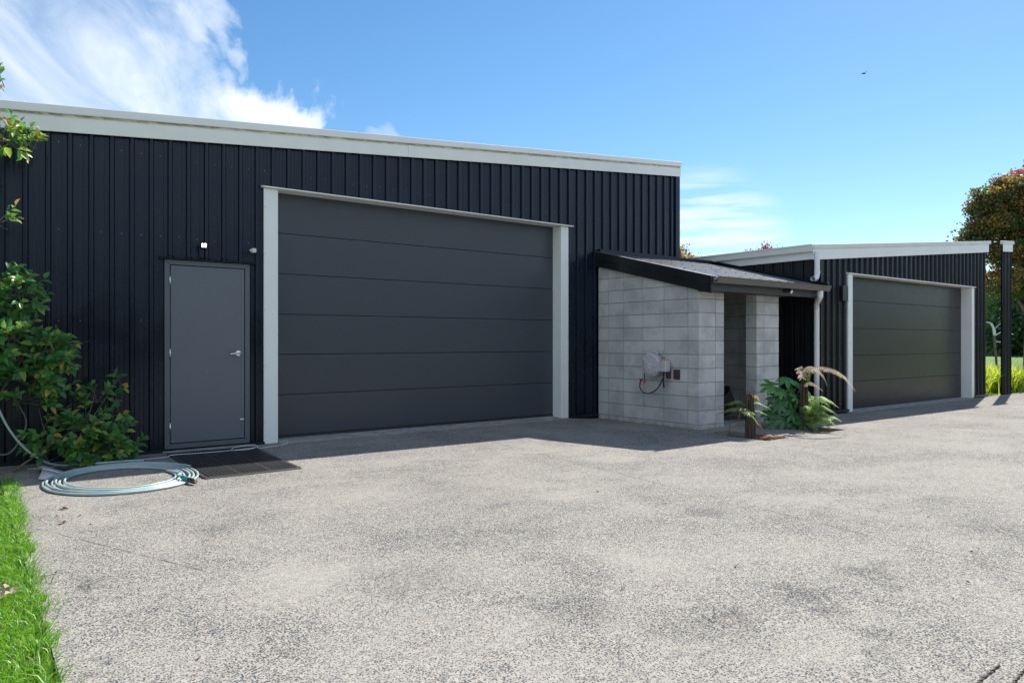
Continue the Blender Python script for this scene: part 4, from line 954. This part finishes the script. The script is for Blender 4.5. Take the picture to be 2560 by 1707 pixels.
o = blades('edge_grass', np.concatenate([ed, tuft]), .085, .0055, 1.2, [M['grass1'], M['grass2']], [2, 3], bias=(.45, 0)); props(o, 'longer grass blades flopping over the concrete edge', None, None, 'stuff')
m = MB()
for i in range(46):
    a = random.random()*6.28; c = Vector((.15+random.gauss(0, .035), 4.27+random.gauss(0, .05), .03+random.random()*.025)); d = Vector((math.cos(a), math.sin(a), random.gauss(0, .35))).normalized(); s_ = d.orthogonal().normalized()*.012; l_ = random.uniform(.015, .04)
    m.add([c-s_, c+d*l_, c+s_, c-d*l_*.5+Vector((0, 0, .008))], [(0, 1, 2), (0, 2, 3)])
o = m.build('bark_scrap', M['chip']); props(o, 'bleached pinkish scrap of bark lying on the grass at the left edge', 'bark')
# litter on the drive
LL = [(.604, 6.23), (.558, 6.0), (.566, 5.78), (.68, 5.92), (.715, 5.6), (.408, 4.55), (.745, 2.976), (2.641, 2.545), (4.16, 4.3), (4.27, 3.66), (3.28, 3.75), (5.41, 2.27), (4.72, 1.735), (4.10, 1.54), (3.385, 2.41)]
for i, (x, y) in enumerate(LL):
    m = MB(); s_ = .030 if i in (0, 2) else .013
    leafshape(m, (x, y, .006), (math.cos(i*2.3), math.sin(i*2.3), .15), (0, 0, 1), s_*1.6, s_, 1.2, .3); leafshape(m, (x, y, .005), (math.cos(i*2.3+2), math.sin(i*2.3+2), .1), (0, 0, 1), s_, s_*.6, 1, .2)
    o = m.build('dry_leaf', M['litter'])
    props(o, 'small curled brown dry leaf lying on the pale concrete driveway', 'leaf', 'dry leaves scattered on the driveway')

# tree-fern stumps ------------------------------------------------
def frond(name, par, pts_, width, mats, n=26, droop=.5, taper=True, curl=0):
    pp = spline(pts_, 8); k = len(pp); m = MB(); m.tube(pp, [.0035*(1-.7*i/k) for i in range(k)], 5, caps=False)
    for i in range(n):
        t = .08+.92*i/n; q = t*(k-1); i0 = int(q); p = pp[i0].lerp(pp[min(i0+1, k-1)], q-i0); d = (pp[min(i0+1, k-1)]-pp[max(i0-1, 0)]).normalized()
        s_ = d.cross(Vector((0, 0, 1))); s_ = s_.normalized() if s_.length > .05 else Vector((1, 0, 0))
        wd = width*(math.sin(math.pi*min(1, (.12+.88*t))**.75) if taper else 1-.7*t)+.008
        for sg in (-1, 1):
            dd = (s_*sg+d*.45+Vector((0, 0, -droop*random.uniform(.6, 1.4)))).normalized(); nn = (Vector((0, 0, 1))+s_*sg*.2).normalized(); W_ = wd*.20
            e = p+dd*wd+Vector((0, 0, -.12*wd)); mid = p+dd*wd*.5; w2 = d*W_*.5
            m.add([p-w2*.7, p+w2*.7, mid+w2, e, mid-w2], [(0, 1, 2, 4), (4, 2, 3)])
            for z_ in (.35, .6, .8):     # pinnule lobes
                c_ = p+dd*wd*z_; l_ = wd*.16*(1.15-z_)
                m.add([c_-w2*.3, c_+w2*.8+d*l_, c_+dd*l_*1.2], [(0, 1, 2)]); m.add([c_+w2*.3, c_-w2*.8-d*l_, c_+dd*l_*1.1], [(0, 1, 2)])
    return m.build(name, mats, par)
def stump(loc, h, r, label):
    t = thing('fern_stump', label, 'tree fern', (loc[0], loc[1], -.07)); m = MB(); n = 22
    for i in range(84):
        a = random.uniform(0, 6.283); rr = r*random.uniform(.3, 1.0); hh = h*random.choice((random.uniform(.85, 1.03), random.uniform(.6, .95), random.uniform(.35, .7)))
        z0 = -.07+(random.random()*h*.55 if i % 3 == 0 else 0); fl = .022*max(0, 1-(z0+.07)*3); ln_ = random.gauss(0, .014)
        x, y = loc[0]+math.cos(a)*(rr+fl), loc[1]+math.sin(a)*(rr+fl); k_ = random.uniform(.8, 1.35 if i % 5 else 1.9)
        x2, y2 = loc[0]+math.cos(a)*rr*k_+ln_, loc[1]+math.sin(a)*rr*k_
        m.tube([(x, y, z0), ((x+x2)/2+random.gauss(0, .007), (y+y2)/2+random.gauss(0, .007), (z0+hh)/2), (x2, y2, hh)], [random.uniform(.008, .015), random.uniform(.006, .011), random.uniform(.0015, .006)], 5)
    m.tube([(loc[0], loc[1], -.07), (loc[0], loc[1], h*.8)], [r*.95, r*.55], 8); m.build('trunk', M['stump'], t); return t
f1 = stump((8.16, 5.60), .60, .043, 'short brown tree fern stump with few fronds, in the pit nearer the doorway')
frond('frond', f1, [(8.14, 5.60, .30), (8.04, 5.56, .37), (7.92, 5.66, .385), (7.80, 5.74, .345), (7.71, 5.81, .29)], .075, M['fern'], 24, .7)
frond('frond', f1, [(8.13, 5.57, .30), (7.99, 5.51, .345), (8.00, 5.45, .29), (8.06, 5.40, .17)], .085, M['fernpale'], 22, .25)
frond('frond', f1, [(8.18, 5.60, .44), (8.24, 5.55, .45), (8.32, 5.47, .40), (8.36, 5.42, .35)], .06, M['fern'], 18, .5)
frond('frond', f1, [(8.18, 5.60, .34), (8.25, 5.53, .34), (8.33, 5.45, .28)], .06, M['fern'], 16, .5)
frond('frond', f1, [(8.14, 5.62, .40), (8.06, 5.70, .47), (7.98, 5.78, .44), (7.90, 5.9, .38)], .07, M['fern'], 20, .6)
frond('frond', f1, [(8.17, 5.58, .54), (8.21, 5.53, .53), (8.24, 5.50, .44)], .045, M['fernyel'], 14, .9)
frond('dead_frond', f1, [(8.13, 5.62, .33), (8.05, 5.66, .36), (7.99, 5.66, .20), (8.05, 5.62, .0)], .045, M['fernred'], 22, 1.4)
frond('dead_frond', f1, [(8.14, 5.62, .38), (8.0, 5.72, .37), (7.93, 5.74, .20), (7.92, 5.74, -.04)], .016, M['stump'], 16, 1.4)
frond('dead_frond', f1, [(8.19, 5.58, .20), (8.25, 5.52, .18), (8.27, 5.48, .06), (8.29, 5.46, -.03)], .05, M['fernred'], 18, 1.3)
for k in range(5):
    frond('dead_frond', f1, [(8.20+.03*k, 5.58-.05*k, -.04), (8.27+.03*k, 5.45-.03*k, .02+.02*(k % 2)), (8.36+.015*k, 5.33+.02*k, -.02)], .06, M['ferndead'] if k % 2 else M['fernred'], 16, .5)
f2 = stump((9.49, 5.64), .74, .040, 'taller tree fern stump with dead fronds arching right in the farther planting pit')
Z_ = lambda pts_: [(a+.09, b+.13, c) for a, b, c in pts_]
frond('dead_frond', f2, Z_([(9.31, 5.46, .70), (9.26, 5.45, .82), (9.32, 5.40, .885), (9.40, 5.34, .87), (9.49, 5.27, .76), (9.54, 5.24, .61)]), .085, M['ferndead'], 34, 1.1)
frond('dead_frond', f2, [(9.42, 5.60, .76), (9.36, 5.38, .885), (9.43, 5.18, .86), (9.54, 5.08, .77), (9.61, 5.02, .66), (9.65, 4.98, .56)], .075, M['ferndead'], 40, 1.2)
frond('dead_frond', f2, Z_([(9.31, 5.46, .62), (9.34, 5.40, .67), (9.41, 5.34, .635), (9.50, 5.28, .545)]), .055, M['ferndead'], 24, 1.1)
frond('dead_frond', f2, Z_([(9.31, 5.48, .72), (9.22, 5.48, .86), (9.24, 5.44, .885), (9.20, 5.50, .82)]), .05, M['ferndead'], 16, .9)
frond('frond', f2, Z_([(9.33, 5.45, .70), (9.36, 5.42, .78), (9.34, 5.40, .70), (9.36, 5.39, .62)]), .04, M['fern'], 16, .8)
for k, (a, c0_, c1_) in enumerate(((-60, .30, .42), (-20, .22, .40), (-100, .16, .14), (-75, .10, .16), (-40, .12, .15), (-130, .14, .10), (20, .3, .42), (-90, .26, .25), (-55, .2, .3), (-10, .1, .12))):
    d_ = Vector((math.cos(R(a)), math.sin(R(a)), 0)); b_ = Vector((9.45, 5.58, 0)); ln = .38
    frond('frond', f2, [b_+Vector((0, 0, c0_*.6)), b_+d_*ln*.4+Vector((0, 0, c1_+.04)), b_+d_*ln*.8+Vector((0, 0, c1_)), b_+d_*ln*1.1+Vector((0, 0, c1_-.10))], .10, M['fern'] if k % 3 else M['fernpale'], 24, .55)
for k, (dx_, dy_, zt_, dr_) in enumerate(((-.28, -.18, .34, .10), (-.12, -.30, .28, .05), (.02, -.30, .36, .12), (-.20, -.26, .20, .02), (.10, -.26, .22, .04))):
    frond('frond', f2, [(9.47, 5.60, .18), (9.47+dx_*.4, 5.60+dy_*.4, zt_), (9.47+dx_*.8, 5.60+dy_*.8, zt_-.03), (9.47+dx_*1.15, 5.60+dy_*1.15, dr_)], .085, M['fern'], 22, .6)
frond('frond', f2, [(9.48, 5.50, .10), (9.45, 5.30, .19), (9.46, 5.18, .215), (9.52, 5.10, .15)], .075, M['fernpale'], 22, .7)

# fatsia ----------------------------------------------------------
ft = thing('fatsia_plant', 'green plant with big fingered leaves in the farther planting pit by the block pier', 'plant', (9.5, 5.95, -.07))
def fatsia_leaf(hub, nrm, size, mat, rot=0):
    m = MB(); nrm = Vector(nrm).normalized(); u = nrm.cross(Vector((0, 0, 1))); u = u.normalized() if u.length > .05 else Vector((1, 0, 0)); v = nrm.cross(u); hub = Vector(hub)
    nL = 8; a0 = rot
    for i in range(nL):
        a = a0+R(-150+300*i/(nL-1)); d = (u*math.cos(a)+v*math.sin(a)); sz = size*(1-.28*abs(i-(nL-1)/2)/(nL/2))*random.uniform(.92, 1.08)
        d = (d-nrm*.22*random.uniform(.4, 1.5)).normalized(); s_ = d.cross(nrm).normalized(); nn = s_.cross(d)
        P_ = lambda t, w, h: hub+d*t*sz+s_*w*sz+nn*h*sz
        seg = [(0, .04), (.2, .09), (.42, .17), (.65, .19), (.84, .12), (1.0, .0)]; vs = []
        for t, w_ in seg: hh = -.18*t*t; vs += [P_(t, w_, hh+.04), P_(t, 0, hh), P_(t, -w_, hh+.04)]
        fs = []
        for q in range(len(seg)-1): fs += [(q*3, q*3+1, q*3+4, q*3+3), (q*3+1, q*3+2, q*3+5, q*3+4)]
        m.add(vs, fs)
    return m.build('leaf', mat, ft, True)
base = Vector((9.52, 5.92, .0))
hubs = [((9.20, 5.96, .61), (-.5, -.5, .7), .155, 'fats'), ((9.36, 5.82, .71), (-.2, -.35, .9), .16, 'fats'), ((9.50, 5.74, .65), (.2, -.5, .75), .12, 'fats'), ((9.42, 5.78, .56), (0, -.8, .5), .10, 'fats'), ((9.56, 5.72, .60), (.4, -.5, .6), .12, 'fats'),
        ((9.66, 5.68, .52), (.6, -.4, .6), .13, 'fats'), ((9.27, 5.84, .27), (-.5, -.7, .6), .16, 'fatsd'), ((9.24, 5.80, .145), (-.4, -.7, .55), .18, 'fatsd'), ((9.47, 5.66, .17), (.0, -.7, .6), .18, 'fatsd'), ((9.38, 5.80, .42), (-.2, -.7, .6), .13, 'fatsd'),
        ((9.24, 5.95, .45), (-.6, -.4, .7), .14, 'fatsd'), ((9.50, 5.72, .33), (.2, -.7, .6), .15, 'fatsd'), ((9.15, 5.95, .20), (-.7, -.3, .6), .15, 'fatsd'), ((9.36, 5.70, .10), (-.2, -.7, .5), .15, 'fatsd'), ((9.62, 5.62, .14), (.4, -.6, .6), .14, 'fatsd'), ((9.6, 6.0, .5), (.3, .3, .9), .15, 'fatsd'), ((9.4, 6.05, .40), (-.2, .5, .8), .15, 'fatsd'),
        ((9.12, 5.90, .09), (-.6, -.5, .5), .15, 'fatsd'), ((9.30, 5.72, .22), (-.4, -.7, .5), .15, 'fatsd'), ((9.42, 5.70, .44), (.1, -.8, .5), .13, 'fats'), ((9.58, 5.66, .40), (.4, -.6, .6), .14, 'fatsd'), ((9.44, 5.60, .08), (.0, -.7, .55), .15, 'fatsd'),
        ((9.28, 5.86, .54), (-.4, -.6, .6), .12, 'fats'), ((9.55, 5.60, .26), (.3, -.7, .5), .13, 'fatsd'), ((9.20, 5.85, .34), (-.6, -.5, .5), .13, 'fatsd')]
for k, (h_, n_, s_, mt_) in enumerate(hubs):
    fatsia_leaf(h_, n_, s_*1.22, M[mt_], k*.9); m = MB(); hv = Vector(h_); m.tube(spline([base+Vector((random.gauss(0, .04), random.gauss(0, .04), -.06)), base.lerp(hv, .45)+Vector((0, 0, .08)), hv], 5), .0045, 5); m.build('stalk', M['stem'], ft, True)

# ------------------------------------------------------------------ trees beyond
def crown_mesh(name, par, centres, n, size, mats, w, flat=1.0):
    """leaf-sized faces gathered in clumps spread over several lobes"""
    V = []; cl = []
    for (c, r_, wt) in centres:
        k = max(3, int(60*wt))
        for _ in range(k):
            d = rng.normal(size=3); d /= np.linalg.norm(d); rad = rng.uniform(.35, 1)**.5
            cl.append((np.array(c)+d*np.array(r_)*rad, rng.integers(0, 1000)))
    per = n//len(cl); allv = []; mi = []
    for c, s_ in cl:
        cs = size*rng.uniform(3.0, 6.5); bd = rng.normal(size=(per, 3)); bd /= np.linalg.norm(bd, axis=1)[:, None]; q = c+bd*(rng.random((per, 1))**.5)*cs*np.array([1, 1, .75])*.75
        d1 = rng.normal(size=(per, 3)); d1 /= np.linalg.norm(d1, axis=1)[:, None]; d2 = np.cross(d1, rng.normal(size=(per, 3))); d2 /= np.linalg.norm(d2, axis=1)[:, None]
        sz = size*rng.uniform(.6, 1.3, (per, 1))
        allv.append(np.stack([q-d2*sz*.32, q+d1*sz*.5, q+d2*sz*.32, q-d1*sz*.5], 1).reshape(-1, 3))
        mi += [rng.choice(len(mats), p=np.array(w)/sum(w))]*0; dom = rng.choice(len(mats), p=np.array(w)/sum(w)); mm = np.where(rng.random(per) < .72, dom, rng.choice(len(mats), per, p=np.array(w)/sum(w))); mi.append(mm)
    A = np.concatenate(allv); nq = len(A)//4; me = bpy.data.meshes.new(name); me.vertices.add(len(A)); me.vertices.foreach_set('co', A.reshape(-1)); me.loops.add(nq*4); me.loops.foreach_set('vertex_index', np.arange(nq*4)); me.polygons.add(nq); me.polygons.foreach_set('loop_start', np.arange(nq)*4)
    for q_ in mats: me.materials.append(q_)
    me.polygons.foreach_set('material_index', np.concatenate(mi)); me.update(calc_edges=True)
    o = bpy.data.objects.new(name, me); link(o, par); o['kind'] = 'stuff'; return o
def tree(name, label, loc, h, centres, n, size, mats, w, r0=.14, group=None):
    t = thing(name, label, 'tree', loc, group); x, y, z = loc; m = MB()
    m.tube(spline([(x, y, -.1), (x+.05, y, h*.35), (x, y+.05, h*.8)], 6), [r0*(1-.8*i/12) for i in range(13)], 8)
    for (c, r_, wt) in centres:
        b0 = Vector((x, y, min(h*.6, max(.8, c[2]-1.2)))); c_ = Vector(c); m.tube(spline([b0, b0.lerp(c_, .5)+Vector((0, 0, -.1)), c_], 4), [r0*.45*(1-.75*i/8) for i in range(9)], 5)
    m.build('trunk', M['bark'], t, True); crown_mesh('crown', t, centres, n, size, mats, w); return t
TL = [M['tr1'], M['tr2'], M['tr3'], M['tr4']]
c0 = Vector((30.2, 9.6, 0))
def off(a, b, z): return (c0.x+.795*a+.607*b, c0.y-.607*a+.795*b, z)
tree('broadleaf_tree', 'tall rounded tree turning bronze and gold beyond the right end of the second shed', tuple(off(.3, 0, 0)), 6.6,
     [(off(-1.20, 0, 6.25), (.42, .6, .55), .7), (off(-.85, .3, 6.2), (.5, .6, .5), .6), (off(-.55, 0, 6.55), (.30, .5, .42), .45), (off(-.1, 0, 6.6), (.30, .5, .45), .45), (off(-.2, .1, 6.1), (.55, .7, .45), .6), (off(.7, .2, 6.3), (.6, .9, .5), .8), (off(1.6, .2, 6.3), (.9, 1, .8), .8), (off(-1.15, -.2, 5.45), (.42, .6, .40), .5), (off(-1.75, .1, 4.7), (.36, .5, .40), .4), (off(-1.5, 0, 5.1), (.30, .5, .25), .25), (off(-.45, -.1, 5.3), (.45, .7, .40), .5),
      (off(.5, -.4, 5.5), (.9, 1, .5), .8), (off(-.9, 0, 4.4), (.8, .8, .45), .7), (off(.2, -.2, 4.5), (1.0, 1, .6), .9), (off(1.3, 0, 4.8), (1.2, 1, 1.0), 1.1), (off(2.4, .3, 5.6), (1.2, 1, 1.4), 1.0), (off(-.2, .3, 3.4), (1.1, 1, .6), .8), (off(1.2, .2, 3.2), (1.3, 1, .8), .9)], 64000, .105, TL, [3, 4, 1.5, .4], .2)
tree('copper_tree', 'dark crimson topped tree rising behind the bronze tree at the right edge', tuple(off(3.0, 3.0, 0)), 8.0,
     [(off(1.0, 1.2, 6.9), (.3, .4, .6), .5), (off(.55, 1.2, 7.0), (.2, .3, .3), .3), (off(1.9, 2.2, 7.1), (.6, .6, .7), .8), (off(3.0, 2.6, 7.2), (1.0, 1, 1.2), 1.2), (off(2.6, 3, 5.8), (1.5, 1, 1.5), 1.2)], 14000, .13, TL, [1, 1, .1, 4], .18)
tree('young_maple', 'top of a small red leaved tree showing above the second shed roof', (26.5, 17.5, 0), 4.6,
     [((26.5, 17.5, 5.02), (.14, .14, .18), .12), ((26.05, 17.8, 4.86), (.12, .12, .08), .06), ((26.95, 17.2, 4.92), (.12, .12, .08), .06), ((26.5, 17.5, 4.2), (.8, .8, .5), .7), ((26.5, 17.5, 3.4), (1.1, 1.1, .7), 1)], 5000, .085, [M['tr4'], M['tr1']], [4, 1], .06)
tree('golden_tree', 'sparse yellow leaved tree top beside the far corner of the large shed', (23.6, 19.7, 0), 4.6,
     [((23.75, 19.6, 4.75), (.25, .3, .35), .35), ((24.05, 19.35, 4.55), (.3, .3, .16), .25), ((23.4, 19.8, 4.6), (.7, .6, .5), .7), ((24.35, 19.15, 4.5), (.25, .2, .10), .12), ((23.5, 19.7, 3.4), (1.3, 1.2, .9), 1.3)], 5500, .10, [M['tr3'], M['tr1'], M['tr2']], [5, 1.5, 1.5], .08)
hg = thing('dark_hedge', 'tall dark green shelter belt far behind the lawn at the right', 'hedge', tuple(off(34, 38, 0)))
cs = []
for k in range(8):
    a = 27.5+k*6.5; cs.append((off(a, 38+.3*k, 2.0), (4.0, 2.5, 2.3), 1)); cs.append((off(a+2.0, 39, 6.2), (4.2, 2.5, 3.0), 1.3))
crown_mesh('foliage', hg, cs, 60000, .50, [M['hedge'], M['tr2']], [5, 1])
m = MB(); 
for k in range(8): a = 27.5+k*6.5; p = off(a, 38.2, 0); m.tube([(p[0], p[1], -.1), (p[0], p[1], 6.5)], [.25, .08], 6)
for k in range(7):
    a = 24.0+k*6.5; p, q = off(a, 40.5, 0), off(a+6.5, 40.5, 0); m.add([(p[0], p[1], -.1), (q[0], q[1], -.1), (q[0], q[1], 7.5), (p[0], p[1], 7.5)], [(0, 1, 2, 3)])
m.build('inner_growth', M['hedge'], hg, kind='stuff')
tb_ = thing('added_tree_belt', 'unseen dark belt of trees added behind the viewer for the doors and cladding to reflect', 'hedge', (10, -20, 0))  # added out of view to give doors and cladding a dark reflection
cs = []
for k in range(30):
    a = -40+k*4.2; cs.append(((a, -19+.8*math.sin(k*2.1), 1.8), (3, 1.6, 2.0), 1)); cs.append(((a+2, -19.5, 4.0+.8*math.sin(k*1.7)), (2.6, 1.6, 1.6), .8))
crown_mesh('foliage', tb_, cs, 36000, .42, [M['hedge'], M['stump']], [4, 3])
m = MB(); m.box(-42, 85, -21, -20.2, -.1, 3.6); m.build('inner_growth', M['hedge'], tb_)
# bare sapling
sg = thing('bare_sapling', 'slim bare sapling with a pale arching top on the lawn past the second shed', 'tree', (25.0, 8.6, 0))
m = MB(); m.tube(spline([(25.04, 8.56, -.03), (25.03, 8.57, .6), (24.99, 8.60, 1.1), (24.98, 8.60, 1.42)], 5), .035, 8); m.build('trunk', M['bark'], sg, True)
m = MB(); m.tube(spline([(24.98, 8.60, 1.42), (24.96, 8.62, 1.62), (24.88, 8.67, 1.78), (24.78, 8.75, 1.82)], 6), [.04]*6+[.035]*6+[.02]*7, 8); m.tube(spline([(24.99, 8.6, 1.40), (25.10, 8.5, 1.50), (25.25, 8.4, 1.52), (25.4, 8.25, 1.45)], 5), .016, 6); m.tube(spline([(24.99, 8.6, 1.25), (25.12, 8.5, 1.22), (25.35, 8.3, 1.30)], 5), .018, 6)
m.tube(spline([(24.96, 8.6, 1.6), (25.05, 8.5, 1.75), (25.15, 8.45, 1.72)], 5), .010, 5); m.build('branch', M['pipe'], sg, True)
# striped grass clumps at the slab's far edge
for k, (x, y) in enumerate(((19.0, 7.0), (19.5, 7.35), (20.0, 7.7), (20.5, 6.9), (20.9, 7.2), (19.3, 8.2), (21.2, 6.6), (21.6, 7.4))):
    t = thing('grass_clump', 'bright lime striped grass clump along the far edge of the driveway at the right', 'plant', (x, y, 0), 'striped grass clumps past the second shed')
    n = 520; q = np.stack([rng.normal(x, .16, n), rng.normal(y, .16, n), np.full(n, -.02)], 1)
    o = blades('tuft', q, .66, .018, .75, [M['flax'], M['flaxd']], [5, 3], t); o['kind'] = 'stuff'
# bird
m = MB(); bc = Vector((119.1, 60.0, 45.5)); sd = Vector((.795, -.607, 0))
m.tube([bc-sd*.35, bc, bc+sd*.3], [.05, .13, .02], 6); m.add([bc, bc+Vector((.1, .3, .25))+sd*.1, bc+Vector((.2, .7, .1))-sd*.1, bc-sd*.15], [(0, 1, 2, 3)]); m.add([bc, bc+Vector((-.1, -.3, .22))+sd*.1, bc+Vector((-.2, -.7, .08))-sd*.1, bc-sd*.15], [(0, 1, 2, 3)])
o = m.build('bird', M['dark']); props(o, 'tiny dark bird flying high in the pale blue sky at the upper right', 'bird')
